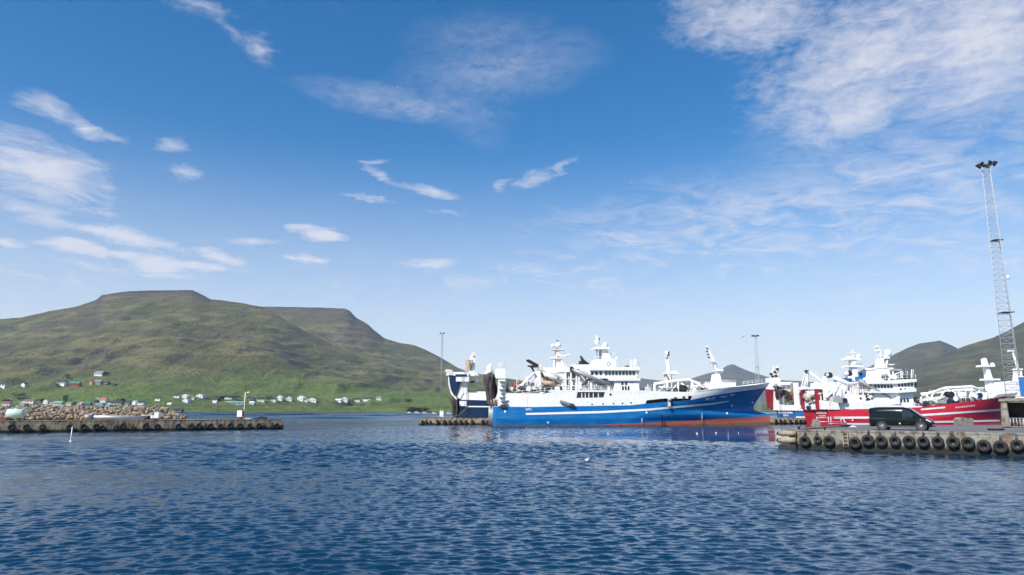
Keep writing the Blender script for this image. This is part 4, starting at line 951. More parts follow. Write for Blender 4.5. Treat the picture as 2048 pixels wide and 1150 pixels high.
for a, b2 in ((1790, 730), (1812, 735)): S.tube('whip_aerial', LGREY, [(a, 760, 1), (a - .3, b2, 1)], .035, 5, ms)
# fore gear
nc = S.tube('net_crane_beam', WHITE, [(1840, 792, -2.6), (1866, 784, -2.6), (1891, 776.5, -2.6), (1944, 773.5, -2.6), (1974, 785, -2.6)], [.26, .32, .36, .36, .26], 8); S.tube('net_crane_beam', WHITE, [(1841, 788, 1), (1880, 785, 1), (1925, 779, 1), (1972, 776, 1)], .28, 7, nc)
for a, b2, c2, d2 in ((1842, 791, 1842, 812), (1868, 784, 1856, 808), (1891, 778, 1875, 805), (1893, 778, 1922, 799), (1905, 780, 1912, 800), (1944, 775, 1940, 802), (1958, 780, 1962, 800), (1973, 785, 1975, 798), (1852, 790, 1870, 810), (1925, 780, 1950, 782)): S.tube('crane_support', WHITE, [(a, b2, -2.7), (c2, d2, -2.8)], .2, 6, nc)
for a, b2, r_, m_ in ((1879, 802, .52, GREEN), (1895, 803, .55, NAVY), (1899, 789, .7, SOOT), (1866, 800, .5, CREAM), (1887, 797, .5, GREY), (1907, 797, .6, WHITE), (1932, 800, .5, DGREY), (1956, 791, .62, NAVY), (1947, 792, .5, WHITE), (1855, 805, .5, GREY)):
    x, z = S.P(a, b2, -3.2); drum('net_drum', m_, (x, -3.2, z), r_, 1.3, S.root)
S.box('fore_house', WHITE, 1943, 783, 1979, 799, -2.8, 2.6); S.box('fore_house', WHITE, 1868, 797, 1886, 811, -3.0, 2); S.box('fore_house', CREAM, 1896, 796, 1936, 806, -2, 3)
deck_gear(S, 'gear', S.P(1835, 806, -3)[0], S.P(1975, 800, -3)[0], -3.8, .5, S.P(1900, 807, -3)[1], 30, 47, None, 1.7)
fm = S.poly('foremast', WHITE, [(1969, 718), (1973, 716), (1982, 745), (1995, 786), (1980, 787), (1976, 752)], -.6, .6); S.box('foremast_platform', WHITE, 1965, 730, 1990, 733.5, -1, 1, fm); S.box('foremast_platform', WHITE, 1974, 757, 2001, 760.5, -1.1, 1.1, fm); S.poly('foremast_arm', WHITE, [(1984, 726), (1987, 725), (1991, 731), (1986, 732)], -.3, .3, fm); S.tube('foremast_light', WHITE, [(1970, 722, 0), (1968, 716, 0)], .15, 6, fm)
fb = S.poly('forecastle_bulwark', WHITE, [(1986, 795), (1996, 787), (2006, 776), (2038, 772), (2040, 782), (2012, 791)], -2.2, 2.2); S.poly('forecastle_flare_shade', GREY, [(1985, 798), (1998, 789), (2037, 785), (2030, 792), (2010, 794)], -2.9, -2.25, fb)  # grey flare piece paints the shade beneath the white forecastle
S.tubes('bow_rail', WHITE, [[(2007, 772, -2), (2015, 767, -2), (2038, 765, -1)], [(2007, 776, -2), (2007, 771, -2)], [(2016, 775, -2), (2016, 767, -2)], [(2030, 773, -1.6), (2030, 766, -1.4)]], .07, fb); S.tube('jack_staff', WHITE, [(2001, 770, -2.4), (2004, 798, -2.4)], .12, 6, fb)

# ---- blue trawler behind the red one
Fr = Ship('small-looking blue and white trawler, stern lettering visible left of the red trawler', 'trawlers moored at the long pier', 1594, 176.0, 5.6, 5.6); S = Fr; B = S.B
S.set_hull([(-2, 56), (2.5, 56), (8, 61), (13, 63)], .6, (1.9, 3.0), (1.5, 8))
hi_ = S.line([(1594, 821), (1640, 821.5), (1800, 820), (2000, 790)])
hull = S.strip('hull', BLUE2, lambda x: -1.5, hi_, 12, n=70, rake=.08); S.strip('white_stripe', WHITE, lambda x: 1.35, lambda x: 1.75, 1, .05, .0, .6, 40, False, hull, (-1,))
S.stern_text('FINNUR FRÍÐI', 0.4, 2.72, 7.6, .60, hull); S.stern_text('GØTA', .3, 1.98, 3.0, .50, hull)
S.strip('bulwark', WHITE, hi_, lambda x: hi_(x) + 1.4, 3, 0, .0, .9, 50); S.deck(lambda x: hi_(x) - .1); 
yy = B - 1.7
for _ in (0,):
    lg = S.poly('gantry_leg', DKRED, [(1535.5, 778), (1546, 780), (1546, 816), (1540, 817), (1538, 800)], yy, yy + 1.6); S.poly('gantry_lining', WHITE, [(1546, 780), (1560, 779), (1562, 800), (1575, 812), (1575, 820), (1546, 820)], yy + .2, yy + 1.4, lg); S.box('gantry_top', WHITE, 1537, 756, 1561, 779, yy - .1, yy + 1.6, lg)
    S.poly('gantry_shutter', DKRED, [(1551, 792), (1557, 790), (1557, 798), (1553, 799)], yy + .05, yy + .25, lg)
x0, z0 = S.P(1540, 772, B - 1); MB().box(x0 + .2, -B + 1, z0, x0 + 1.0, B - 1.6, z0 + .5).build('gantry_beam', WHITE, S.root)
MB().box(.2, -B + .2, 3.2, 1.2, -B + 1.1, z0 + .5).build('gantry_leg', WHITE, S.root); MB().prism([(-B + .1, 3.2), (B - .1, 3.2), (B - .1, 5.0), (-B + .1, 4.2)], .15, .35, 'x').build('transom_bulwark', WHITE, S.root)
for a, b2 in ((1543, 748), (1551, 744), (1556, 738), (1546, 753), (1553, 752)): S.box('floodlight', SOOT, a - 2, b2 - 2, a + 2, b2 + 2, B - 1.6, B - 1.0)
S.tubes('light_mast', WHITE, [[(1542, 757, B - 1), (1548, 733, B - 1)], [(1551, 757, B - 1), (1555, 731, B - 1)], [(1558, 757, B - 1), (1555, 731, B - 1)]], .16)
for a in (1566, 1574, 1583): S.box('frame_post', LGREY, a, 764, a + 1.4, 812, 1.2, 1.6)
S.box('frame_beam', WHITE, 1562, 764, 1585, 766.5, 1.1, 3); S.box('frame_beam', CREAM, 1560, 778, 1586, 781, 1.1, 3); x, z = S.P(1560, 785, 2.2); net_heap('net_heap', NETMAT, (x, 2.2, z), (.9, 1.2, 1.1), S.root, seed=51); x, z = S.P(1577, 786, 1.0); net_heap('net_heap', TAN, (x, 1.0, z), (.9, 1.2, .8), S.root, seed=52)
hang_net('hanging_net', NETMAT, S.P(1569, 790, 1.5)[0], S.P(1576, 790, 1.5)[0], 1.0, 2.0, S.P(1570, 804, 1.5)[1], S.P(1570, 781, 1.5)[1], S.root, 53)
deck_gear(S, 'gear', S.P(1598, 810, -3)[0], S.P(1660, 810, -3)[0], -4.4, 1, S.P(1580, 813, -3)[1], 14, 55, None, 1.8); S.ball('buoy', ORANGE, 1582, 797, .6, .5)
S.box('superstructure', WHITE, 1660, 764, 1770, 822, -4.6, 4.6)
fu = S.box('funnel', BLUE2, 1680, 756.5, 1704, 765, -3.0, 0); S.box('funnel', BLUE2, 1719, 753, 1751, 762, -3.0, 1.5); x, z = S.P(1697, 747, -3); drum('exhaust_head', SOOT, (x, -2.8, z), .75, 1.4, fu); S.ball('exhaust_cover', WHITE, 1693, 747, -3.6, .62, fu)
S.box('funnel_cap', SOOT, 1700, 762, 1710, 768, -3.4, -2, fu); S.box('funnel_grille', BLUE, 1728, 745, 1744, 754, -1, 1, fu)
ms = S.poly('mast', WHITE, [(1707, 733), (1714, 733), (1718, 765), (1703, 765)], -1, 1); S.box('mast_platform', WHITE, 1696, 731, 1726, 734, -1.4, 1.4, ms); S.box('mast_platform', WHITE, 1692, 716, 1722, 719.5, -1.2, 1.2, ms); S.box('mast_post', WHITE, 1703, 718, 1711, 732, -.7, .7, ms)
S.tube('mast_pole', WHITE, [(1706, 717, 0), (1705, 699, 0)], [.22, .08], 7, ms); S.ball('satellite_dome', WHITE, 1717.5, 712.5, -.3, .62, ms); S.ball('satellite_dome', WHITE, 1708, 727, -.8, .6, ms)
for a, b2, w_ in ((1706, 705, 1.5), (1697, 714, 1.6), (1722, 728, 1.8)): radar(S, a, b2, -.2, w_, ms, .25)
fm = S.tube('foremast', WHITE, [(2040, 760, 0), (2034, 730, 0), (2024, 700, 0)], [.5, .36, .2], 8); S.box('foremast_platform', WHITE, 2034, 737, 2046, 740, -.8, .8, fm); S.box('foremast_yard', WHITE, 2019, 700, 2031, 703, -.4, .4, fm); S.poly('foremast_foot', WHITE, [(2036, 742), (2044, 742), (2046, 764), (2034, 764)], -.8, .8, fm); S.poly('forecastle_house', WHITE, [(2005, 764), (2048, 760), (2070, 765), (2070, 800), (2005, 800)], -2, 2)

# ---- slender pipes, stays and rails crowding the decks
def fine_gear(S, px0, px1, py0, py1, y0, y1, n, seed):
    rr = random.Random(seed)
    for i in range(n):
        a = rr.uniform(px0, px1); k = rr.random(); y = rr.uniform(y0, y1); m_ = rr.choice([WHITE, WHITE, LGREY, GREY, CREAM, DGREY]); r_ = rr.uniform(.04, .09)
        if k < .5: b_ = rr.uniform(py0, (py0 + py1) / 2); S.tube('stanchion', m_, [(a, py1, y), (a + rr.uniform(-.5, .5), b_, y)], r_, 5)
        elif k < .78: b_ = rr.uniform(py0, py1); S.tube('pipe_rail', m_, [(a, b_, y), (min(px1, a + rr.uniform(8, 26)), b_ + rr.uniform(-1, 1), y)], r_ * .8, 5)
        else: S.tube('stay_wire', m_, [(a, py1, y), (a + rr.uniform(-22, 22), py0, y)], .035, 4)
for S_, zones in ((Bl, ((1020, 1180, 748, 783, -5, 0, 44), (1283, 1302, 768, 782, -4, -1, 6), (1300, 1422, 762, 790, -4.2, -1, 34), (1186, 1234, 706, 735, -1.8, 1, 8))), (Rr, ((1664, 1748, 762, 806, -4.6, 0, 34), (1836, 1978, 778, 806, -4, -.5, 40), (1748, 1830, 738, 762, -4, 1, 14))), (Fr, ((1600, 1680, 775, 815, -4, 0, 14), (1690, 1760, 735, 765, -2, 1, 8)))):
    for q_, z_ in enumerate(zones): fine_gear(S_, *z_, 91 + q_)

# ------------------------------------------------------------------ tyre fenders
def tyre_mesh(R0, r0, n=24):
    prof = [(-.75, -.15), (-1, .4), (-.9, .9), (-.5, 1.0), (.5, 1.0), (.9, .9), (1, .4), (.75, -.15)]   # across the tread, out from the rim
    mb = MB(); k = len(prof); vs = []; fs = []
    for i in range(n):
        a = 2 * math.pi * i / n
        for (w_, h_) in prof:
            rr = R0 - r0 + 2 * r0 * h_ * .5 + r0 * (h_ - .5) * .6
            vs.append((rr * math.cos(a), w_ * r0 * .95, rr * math.sin(a)))
    for i in range(n):
        for j in range(k): fs.append((i * k + j, i * k + (j + 1) % k, ((i + 1) % n) * k + (j + 1) % k, ((i + 1) % n) * k + j))
    return mb.add(vs, fs, True).mesh('tyre', BLACK)
TY = tyre_mesh(.39, .145); TYS = tyre_mesh(.29, .105)
RP = MB().tube([(-.09, .12, .34), (-.07, .10, .75)], .022, 5).tube([(.09, .12, .34), (.07, .10, .75)], .022, 5).mesh('rope', ROPE)
CH = MB().tube([(-.05, .05, .36), (-.04, .10, .78)], .03, 5).tube([(.05, .05, .36), (.04, .10, .78)], .03, 5).mesh('chain', DGREY)
def tyre(px, py, p0, e, small, label, group, s=1.0):
    q = on_face(px, py, p0, e); n = Vector((e.y, -e.x, 0)); q = q + n * (.17 if not small else .13)
    o = empty('tyre_fender', q, math.atan2(e.y, e.x) , label, 'tyre fender', group)
    o.rotation_euler = (R(random.uniform(-3, 6)), R(random.uniform(-6, 6)), math.atan2(e.y, e.x)); o.scale = (s * random.uniform(.90, 1.07),) * 3
    link('tyre', TYS if small else TY, o); link('hanging_chain' if random.random() < .5 else 'hanging_rope', CH if random.random() < .5 else RP, o)
    return o
zx = lambda x: 1540 + x / 4.031
zy = lambda y: 780 + y / 4.031
right_t = [(287, 410, 0), (480, 411, 0), (690, 425, 0), (793, 405, 0), (900, 410, 0), (1010, 410, 0), (1123, 412, 0), (1238, 416, 0), (1355, 416, 0), (1477, 420, 0), (1597, 425, 0), (1725, 450, 0), (1860, 458, 0), (1993, 444, 0)]
for i, (a, b2, sm) in enumerate(right_t):
    lab = (['big black tyre fender nearest the outer corner of the right-hand quay', 'big black tyre fender just left of the quay ladder'][i] if i < 2 else
           '%s big black tyre fender to the right of the quay ladder' % ORD[i - 2])
    tyre(zx(a), zy(b2), Q0, QE, sm, lab, 'tyre fenders along the right-hand quay')
tyre(zx(387), zy(400), Q0, QE, True, 'small worn tyre with pale centre between two big quay tyres', 'tyre fenders along the right-hand quay', 1.05)
left_t = [(23, 0), (52, 0), (84, 0), (139, 0), (167, 0), (192, 0), (205, 1), (231, 1), (245, 0), (266, 1), (291, 0), (314, 0), (356, 0), (382, 0), (397, 0), (409, 1), (420, 0), (440, 0), (460, 0), (479, 0), (499, 0), (517, 0), (526, 1), (544, 1), (553, 0), (563, 1)]
for i, (a, sm) in enumerate(left_t):
    tyre(a, 855 - a * .0065 + (1.5 if sm else 0) + random.uniform(-.8, .8), L0, LE, sm, '%s tyre fender from the left on the old left-hand pier' % ORD[i], 'tyre fenders along the left-hand pier')
far_l = [845, 853, 861, 876, 889, 900, 911, 922, 932, 945, 966, 976]; far_r = [1552, 1561, 1569, 1581, 1592, 1601, 1609]
for i, a in enumerate(far_l): tyre(a, 844 + random.uniform(-.5, .6), P0, PE, i in (1, 2), '%s tyre fender on the long pier left of the blue trawler' % ORD[i], 'tyre fenders along the long pier', .95)
for i, a in enumerate(far_r): tyre(a, 842.6 + random.uniform(-.5, .6), P0, PE, False, '%s tyre fender on the long pier between blue bow and red stern' % ORD[i], 'tyre fenders along the long pier', .95)

# ------------------------------------------------------------------ near quay furniture
LOG = mat('weathered_timber', (.42, .34, .2), .9, build=worn((.36, .30, .20), (.12, .08, .05), 1.6, (1, 1, 1), .42, .6, .9, .5))
for k, (pyc, r_, lab) in enumerate(((867, .21, 'upper yellowish timber log fender at the outer quay corner'), (881, .25, 'lower brown timber log fender at the outer quay corner'))):
    a = on_face(1590, pyc, Q0, QE); n = Vector((QE.y, -QE.x, 0))
    o = empty('log_fender', a, 0, lab, 'log fender', 'log fenders at the quay corner')
    p = n * .2; MB().tube([p + QE * .15, p - QE * .8, p - QE * 1.25], [r_, r_ * 1.05, r_ * .9], 12).build('log', LOG, o); MB().tube([p - QE * 1.24, p - QE * 1.42], [r_ * .92, r_ * .5], 12).build('log_end', SOOT, o)
a = on_face(1588, 894, Q0, QE); tag(MB().prism([(0, 0), (1.5, 0), (1.5, .42), (.2, .42)], -.1, .5).build('rubbing_block', SOOT), 'black rubbing block at water level under the timber logs', 'rubbing block')
ob = bpy.data.objects['rubbing_block']; ob.location = a - QE * 1.25 + Vector((QE.y, -QE.x, 0)) * .25 - Vector((0, 0, .2)); ob.rotation_euler = (0, 0, math.atan2(QE.y, QE.x))
# ladder
n = Vector((QE.y, -QE.x, 0)); la = on_face(1692, 880, Q0, QE)
o = empty('quay_ladder', (la.x, la.y, 0), math.atan2(QE.y, QE.x), 'weathered tan ladder fixed to the right-hand quay wall', 'ladder')
for s_ in (-.17, .17): MB().box(s_ - .035, -.16, -.4, s_ + .035, -.06, DECK_Z + .05).build('stringer', CONC_OLD, o)
for k in range(6): MB().tube([(-.17, -.11, .02 + k * .27), (.17, -.11, .02 + k * .27)], .032, 6).build('rung', CONC_OLD, o)
# bollards, coil
def bollard(p, label, s=1.0):
    o = empty('bollard', p, 0, label, 'bollard', 'mooring bollards'); o.scale = (s, s, s)
    MB().tube([(0, 0, 0), (0, 0, .06)], .26, 12).build('base_plate', DGREY, o); MB().tube([(0, 0, .06), (0, 0, .36), (0, 0, .42), (0, 0, .52)], [.15, .13, .22, .18], 12).build('post', DGREY, o)
bollard(Q0 + QN * 1.2 + QE * .5 + Vector((0, 0, DECK_Z)), 'short dark bollard at the outer corner of the right-hand quay', .8); bollard(Q0 + QN * 3.5 + QE * 2.0 + Vector((0, 0, DECK_Z)), 'short dark bollard a little inside the right-hand quay corner', .6)
bollard(P0 + PE * 9 + PN * .8 + Vector((0, 0, DECK_Z - .05)), 'dark bollard on the long pier left of the navy stern', 1.0)
p = on_level(1992, 861, DECK_Z); o = MB()
for k in range(3): o.tube([(p.x + (.55 + .04 * k) * math.cos(t_ * .3), p.y + (.5 + .04 * k) * math.sin(t_ * .3), DECK_Z + .05 + k * .05) for t_ in range(22)], .04, 6)
tag(o.build('hose_coil', DGREY), 'dark coil of hose lying on the quay near the concrete shelter', 'hose coil')
# steel rack
RY = on_level(1660, 853.5, DECK_Z).y
o = empty('steel_rack', (0, 0, 0), 0, 'pale galvanised steel rack with rails standing on the quay left of the van', 'steel rack')
for a in (1634, 1657, 1662, 1682, 1688): q = at(a, 840, RY); MB().tube([(q.x, RY, DECK_Z), (q.x, RY, at(a, 833, RY).z)], .05, 6).build('post', LGREY, o)
for b2, a0, a1 in ((835.5, 1634, 1683), (843.5, 1634, 1688), (847, 1657, 1688)): MB().tube([at(a0, b2, RY), at(a1, b2, RY)], .04, 6).build('rail', LGREY, o)
MB().tube([at(1686, 838, RY), at(1697, 853, RY - .3)], .05, 6).build('brace', LGREY, o)
q = at(1633, 850, RY); MB().prism([(-.5, 0), (.4, 0), (.22, .75), (-.2, .8)], -.35, .35).build('concrete_foot', CONC, o).location = (q.x, RY, DECK_Z + .01)
q = at(1692, 855, RY - 1); o = empty('mooring_trolley', (q.x, q.y, DECK_Z + .01), .4, 'low dark steel trolley at the foot of the pale rack', 'trolley')
MB().box(-.5, -.3, .16, .5, .3, .24).build('frame', DGREY, o)
for s_ in (-.4, .4): MB().tube([(s_, -.32, .1), (s_, .32, .1)], .1, 10).build('roller', SOOT, o)
q = at(1704, 854, RY - 1); tag(MB().prism([(q.x - .45, DECK_Z + .01), (q.x + .4, DECK_Z + .01), (q.x, DECK_Z + .16)], q.y - .3, q.y + .3).build('folded_tarpaulin', WHITE), 'white folded tarpaulin on the quay between rack and van', 'tarpaulin')
# concrete block
o = MB(); q = at(1928, 848, 80)
o.prism([(-.85, 0), (.8, 0), (.8, .75), (.6, .84), (-.55, .92), (-.85, .7)], -.5, .5); o = o.build('concrete_block', CONC); o.location = (q.x, 80, DECK_Z + .01); tag(o, 'pale weathered concrete block on the quay right of the van', 'concrete block')
# concrete shelter with slanting leg, square to the quay
SH = at(1998, 850, 70.0); SH.z = 0
SA = math.atan2(QE.y, QE.x)
def wp(px, py, d=0.0):
    v = on_face(px, py, SH + QN * d, QE); return ((v - SH).dot(QE), max(v.z, DECK_Z + .012))
o = empty('concrete_shelter', SH, SA, 'open concrete shelter with slanting left leg at the right edge', 'shelter')
MB().prism([wp(2001, 803), wp(2013, 803), wp(2021, 853), wp(2003, 853)], 0, 4).build('leg', CONC, o); MB().prism([wp(2100, 803), wp(2112, 803), wp(2112, 860), wp(2094, 860)], 0, 4).build('leg', CONC, o)
MB().prism([wp(1997, 797.5), wp(2116, 793), wp(2116, 801), wp(1997, 803)], -.15, 4.2).build('roof_slab', CONC, o); xa, xb = wp(2010, 820)[0], wp(2100, 820)[0]; zr_ = wp(2050, 800)[1]
MB().box(xa, 4.02, DECK_Z + .012, xb, 4.2, zr_ - .2).build('rear_wall', DGREY, o)  # wall coloured dark to paint the shade inside the shelter
for k in range(3): net_heap('stored_net', (NETMAT, TAN, SOOT)[k], (xa + .9 + k * 1.1, 2.2, DECK_Z + .5), (.6, .6, .55), o, seed=80 + k)
o = empty('railing', SH - QN * .7, SA, 'galvanised railing in front of the open concrete shelter', 'railing')
xr = wp(2021, 845, -.7)[0]
for k in range(10): MB().tube([(xr + k * .26, 0, DECK_Z), (xr + k * .26, 0, DECK_Z + .95)], .03, 6).build('post', LGREY, o)
for h_ in (.95, .12): MB().tube([(xr, 0, DECK_Z + h_), (xr + 3.2, 0, DECK_Z + h_)], .03, 6).build('rail', LGREY, o)
# blue tank on the shelter roof
x0, z1 = wp(2036, 753, .6); x1, z0 = wp(2062, 796, .6); hw = (x1 - x0) / 2; z0 = max(z0, zr_ - .02)
o = empty('blue_tank', SH + QE * ((x0 + x1) / 2) + QN * 1.4 + Vector((0, 0, z0)), SA, 'tall blue box tank with white rim on the concrete shelter roof', 'tank')
MB().box(-hw, -.8, .22, hw, .8, z1 - z0 - .06).build('body', BLUE2, o); MB().box(-hw - .04, -.84, z1 - z0 - .06, hw + .04, .84, z1 - z0).build('rim', WHITE, o)
for s_ in (-1, 1): MB().box(s_ * hw * .7 - .15, -.7, .0, s_ * hw * .7 + .15, .7, .22).build('skid', WHITE, o)
for k in range(-2, 3): MB().box(k * hw * .4 - .03, -.83, .24, k * hw * .4 + .03, -.80, z1 - z0 - .08).build('rib', BLUE2, o)

# ------------------------------------------------------------------ lattice masts
def lattice_mast(base, top_z, w0, w1, label, m, n, sides=3, r=.05, heads=6, head_s=.35, platforms=()):
    o = empty('floodlight_mast', base, 0, label, 'floodlight mast', 'floodlight masts'); H = top_z - base[2]
    def corner(k, t): a = 2 * math.pi * k / sides + .5; w_ = (w0 + (w1 - w0) * t) * .577; return Vector((w_ * math.cos(a), w_ * math.sin(a), H * t))
    for k in range(sides): MB().tube([corner(k, 0), corner(k, 1)], r, 6).build('leg', m, o)
    mb = MB()
    for i in range(n):
        for k in range(sides):
            a, b2 = corner(k, i / n), corner((k + 1) % sides, (i + 1) / n); mb.tube([a, b2], r * .5, 4); mb.tube([corner(k, i / n), corner((k + 1) % sides, i / n)], r * .45, 4)
    mb.build('bracing', m, o)
    for t in platforms: w_ = (w0 + (w1 - w0) * t) * .45; MB().box(-w_, -w_, H * t - .04, w_, w_, H * t + .04).build('platform', DGREY, o)
    hd = MB().tube([(0, 0, H), (0, 0, H + .12)], w1 * .6, 10).build('lamp_platform', DGREY, o)
    for k in range(heads):
        a = 2 * math.pi * k / heads; c, s_ = math.cos(a), math.sin(a); d = w1 * .9
        mb = MB().tube([(c * d * .3, s_ * d * .3, H + .1), (c * d, s_ * d, H + .25)], .04, 5); mb.tube([(c * d, s_ * d, H + .35), (c * (d + head_s * .8), s_ * (d + head_s * .8), H + .08)], [head_s * .35, head_s * .55], 8); mb.build('floodlight', SOOT, hd)
    return o
MASTM = mat('pale_zinc', (.42, .44, .47), .5, build=worn((.42, .44, .47), (.28, .29, .30), 2)); MY = 76.0; t_ = at(1973.5, 332, MY); om = lattice_mast((t_.x, MY, DECK_Z), t_.z, 1.75, .80, 'tall galvanised lattice floodlight mast at the right edge', MASTM, 46, 3, .036, 7, .34, (.42, .70))
q = at(2010, 556, MY); MB().tube([(.5, -.3, q.z - DECK_Z - .2), (.52, -.35, q.z - DECK_Z + .2)], .12, 8).build('antenna_panel', WHITE, om)
fy = P0.y + 17; t_ = at(884.5, 668, 160); tl = at(884.5, 838, 160)
p_on = P0 + PE * ((t_.x - P0.x) / PE.x) + PN * 5; t_ = at(884.5, 668, p_on.y); lattice_mast((t_.x, p_on.y, DECK_Z - .05), t_.z, .42, .34, 'thin lattice floodlight mast on the pier end left of the navy stern', GREY, 36, 3, .03, 2, .3)
p_on = P0 + PE * 86 + PN * 9; t_ = at(1510.5, 673, p_on.y); lattice_mast((t_.x, p_on.y, DECK_Z - .05), t_.z, 1.25, .7, 'pale lattice floodlight mast rising behind the blue bow', MASTM, 30, 3, .04, 5, .36, (.62,))
q = P0 + PE * 5.0 + PN * 5; o = empty('pier_cabinet', (q.x, q.y, DECK_Z - .04), PA, 'white cabinet with rusty base beside the thin pier mast', 'cabinet')
MB().box(-.45, -.4, .35, .45, .4, 1.55).build('cabinet', WHITE, o); MB().box(-.3, -.3, 0, .3, .3, .35).build('base', DKRED, o); MB().prism([(-.5, 1.55), (.5, 1.55), (.35, 1.75), (-.35, 1.75)], -.45, .45).build('lid', WHITE, o)
for k, (a, b2, c2, d2) in enumerate((((905, 815, 870, 838)), ((935, 815, 886, 838)))):
    S = N_; p1 = S.O + S.ex * S.P(a, b2, -5.8)[0] + S.ey * -5.8; p1.z = S.P(a, b2, -5.8)[1]; p2 = P0 + PE * (4 + 3 * k) + PN * 1.0; p2.z = DECK_Z + .2; pm = (p1 + p2) / 2 - Vector((0, 0, .5))
    tag(MB().tube([p1, pm.lerp(p1, .4), pm, pm.lerp(p2, .4), p2], .045, 6).build('mooring_rope', ROPE), ['upper mooring rope from the navy stern down to the pier end', 'lower mooring rope from the navy hull side to the pier'][k], 'mooring rope', 'mooring ropes of the navy trawler')

# ------------------------------------------------------------------ van
PAINT = mat('dark_green_black_car_paint', (.004, .008, .008), .14, spec=.35); CHROME = mat('bright_alloy', (.55, .55, .56), .25, .9); LAMP = mat('lamp_lens', (.75, .78, .8), .08, spec=.8); PLATE = mat('number_plate', (.8, .8, .78), .5)
def van():
    fr = on_level(1868, 860.5, DECK_Z); rx = QE
    c = at(1866, 860, 58.6); c.z = DECK_Z
    cen = c - QE * 2.4 + QN * .95
    o = empty('parked_van', (cen.x, cen.y, DECK_Z + .012), math.atan2(QE.y, QE.x), 'black panel van parked on the right-hand quay facing right', 'van')
    st = [(-2.40, .42, 1.55, .86), (-2.37, .36, 1.84, .90), (-2.25, .34, 1.90, .93), (-1.6, .32, 1.94, .95), (-.4, .30, 1.955, .95), (.35, .30, 1.93, .95), (.72, .30, 1.86, .95), (1.05, .30, 1.62, .95), (1.42, .30, 1.32, .94), (1.62, .30, 1.17, .93), (1.95, .30, 1.06, .90), (2.22, .30, .93, .84), (2.36, .30, .78, .74), (2.41, .34, .62, .66)]
    mb = MB(); vs = []; fs = []; K = 12
    for x, zb, zt, w_ in st:
        belt = min(1.08, zb + (zt - zb) * .72); roofw = w_ - .15 * max(0, (zt - 1.0)) / .95
        half = [(w_ * .93, zb), (w_ * .985, zb + (belt - zb) * .35), (w_, zb + (belt - zb) * .75), (w_ * .985, belt), ((w_ + roofw) / 2 * .985, (belt + zt) / 2), (roofw, zt - .07), (roofw - .10, zt - .01), (roofw * .4, zt + .015)]
        ring = [(x, -a, b_) for a, b_ in half] + [(x, a, b_) for a, b_ in reversed(half)]
        K = len(ring); vs += ring
    for i in range(len(st) - 1):
        for k in range(K): fs.append((i * K + k, (i + 1) * K + k, (i + 1) * K + (k + 1) % K, i * K + (k + 1) % K))
    fs.append(tuple(range(K))); fs.append(tuple((len(st) - 1) * K + k for k in range(K - 1, -1, -1)))
    body = mb.add(vs, fs, True).build('body', PAINT, o)
    # lower skirt and bumpers
    MB().box(-2.44, -.88, .28, -2.30, .88, .55).build('rear_bumper', DGREY, o)
    MB().prism([(2.28, .26), (2.46, .34), (2.46, .52), (2.28, .56)], -.72, .72).build('front_bumper', DGREY, o)
    sk = MB().box(-1.05, -.955, .27, 1.15, -.93, .40); sk.build('side_sill', DGREY, o)
    def wy(x, z):   # body half width at x, z
        xs_ = [s[0] for s in st]; w_ = float(np.interp(x, xs_, [s[3] for s in st])); zt = float(np.interp(x, xs_, [s[2] for s in st])); belt = min(1.08, .3 + (zt - .3) * .72); rw = w_ - .15 * max(0, zt - 1.0) / .95
        return float(np.interp(z, [.3, .3 + (belt - .3) * .35, .3 + (belt - .3) * .75, belt, (belt + zt) / 2, zt - .07], [w_ * .93, w_ * .985, w_, w_ * .985, (w_ + rw) / 2 * .985, rw]))
    def side_panel(name, pts, m, off=.012, side=-1, parent=None):
        v = [(x, side * (wy(x, z) + off), z) for x, z in pts] + [(x, side * (wy(x, z) - .02), z) for x, z in pts]; n_ = len(pts)
        return MB().add(v, [tuple(range(n_))] + [(i, (i + 1) % n_, (i + 1) % n_ + n_, i + n_) for i in range(n_)]).build(name, m, parent or o)
    for sd in (-1, 1):
        side_panel('side_window', [(.20, 1.10), (1.28, 1.10), (1.05, 1.42), (.72, 1.70), (.20, 1.74)], GLASS, .012, sd)
        d = side_panel('door_seam', [(.12, .42), (.135, .42), (.135, 1.80), (.12, 1.80)], SOOT, .006, sd); side_panel('door_seam', [(-1.12, .55), (-1.105, .55), (-1.105, 1.80), (-1.12, 1.80)], SOOT, .006, sd); side_panel('sliding_rail', [(-2.25, 1.00), (-1.1, 1.00), (-1.1, 1.03), (-2.25, 1.03)], DGREY, .012, sd)
        side_panel('door_handle', [(.24, .98), (.42, .98), (.42, 1.02), (.24, 1.02)], DGREY, .03, sd); side_panel('side_repeater', [(1.50, .88), (1.62, .88), (1.62, .92), (1.50, .92)], CHROME, .02, sd)
        hl = side_panel('headlight', [(1.92, .90), (2.28, .70), (2.34, .74), (2.24, .84), (1.98, .98)], LAMP, .03, sd); side_panel('tail_light', [(-2.38, 1.05), (-2.33, 1.05), (-2.33, 1.45), (-2.38, 1.45)], DKRED, .03, sd)
        MB().prism([(1.02, 1.10), (1.20, 1.10), (1.18, 1.30), (1.06, 1.32)], sd * .98, sd * 1.16).build('wing_mirror', PAINT, o)
        MB().box(-2.0, sd * .70 - .02, 1.95, .2, sd * .70 + .02, 1.985).build('roof_rail', DGREY, o)
    side_panel('fuel_badge', [(-.02 + .06 * math.cos(t_), .58 + .06 * math.sin(t_)) for t_ in np.linspace(0, 5.8, 12)], PLATE, .012, -1)
    # windscreen and grille
    mb = MB(); mb.add([(.80, -.70, 1.86), (.80, .70, 1.86), (1.60, .80, 1.215), (1.60, -.80, 1.215)], [(0, 1, 2, 3)]); mb.build('windscreen', TGLASS, o)
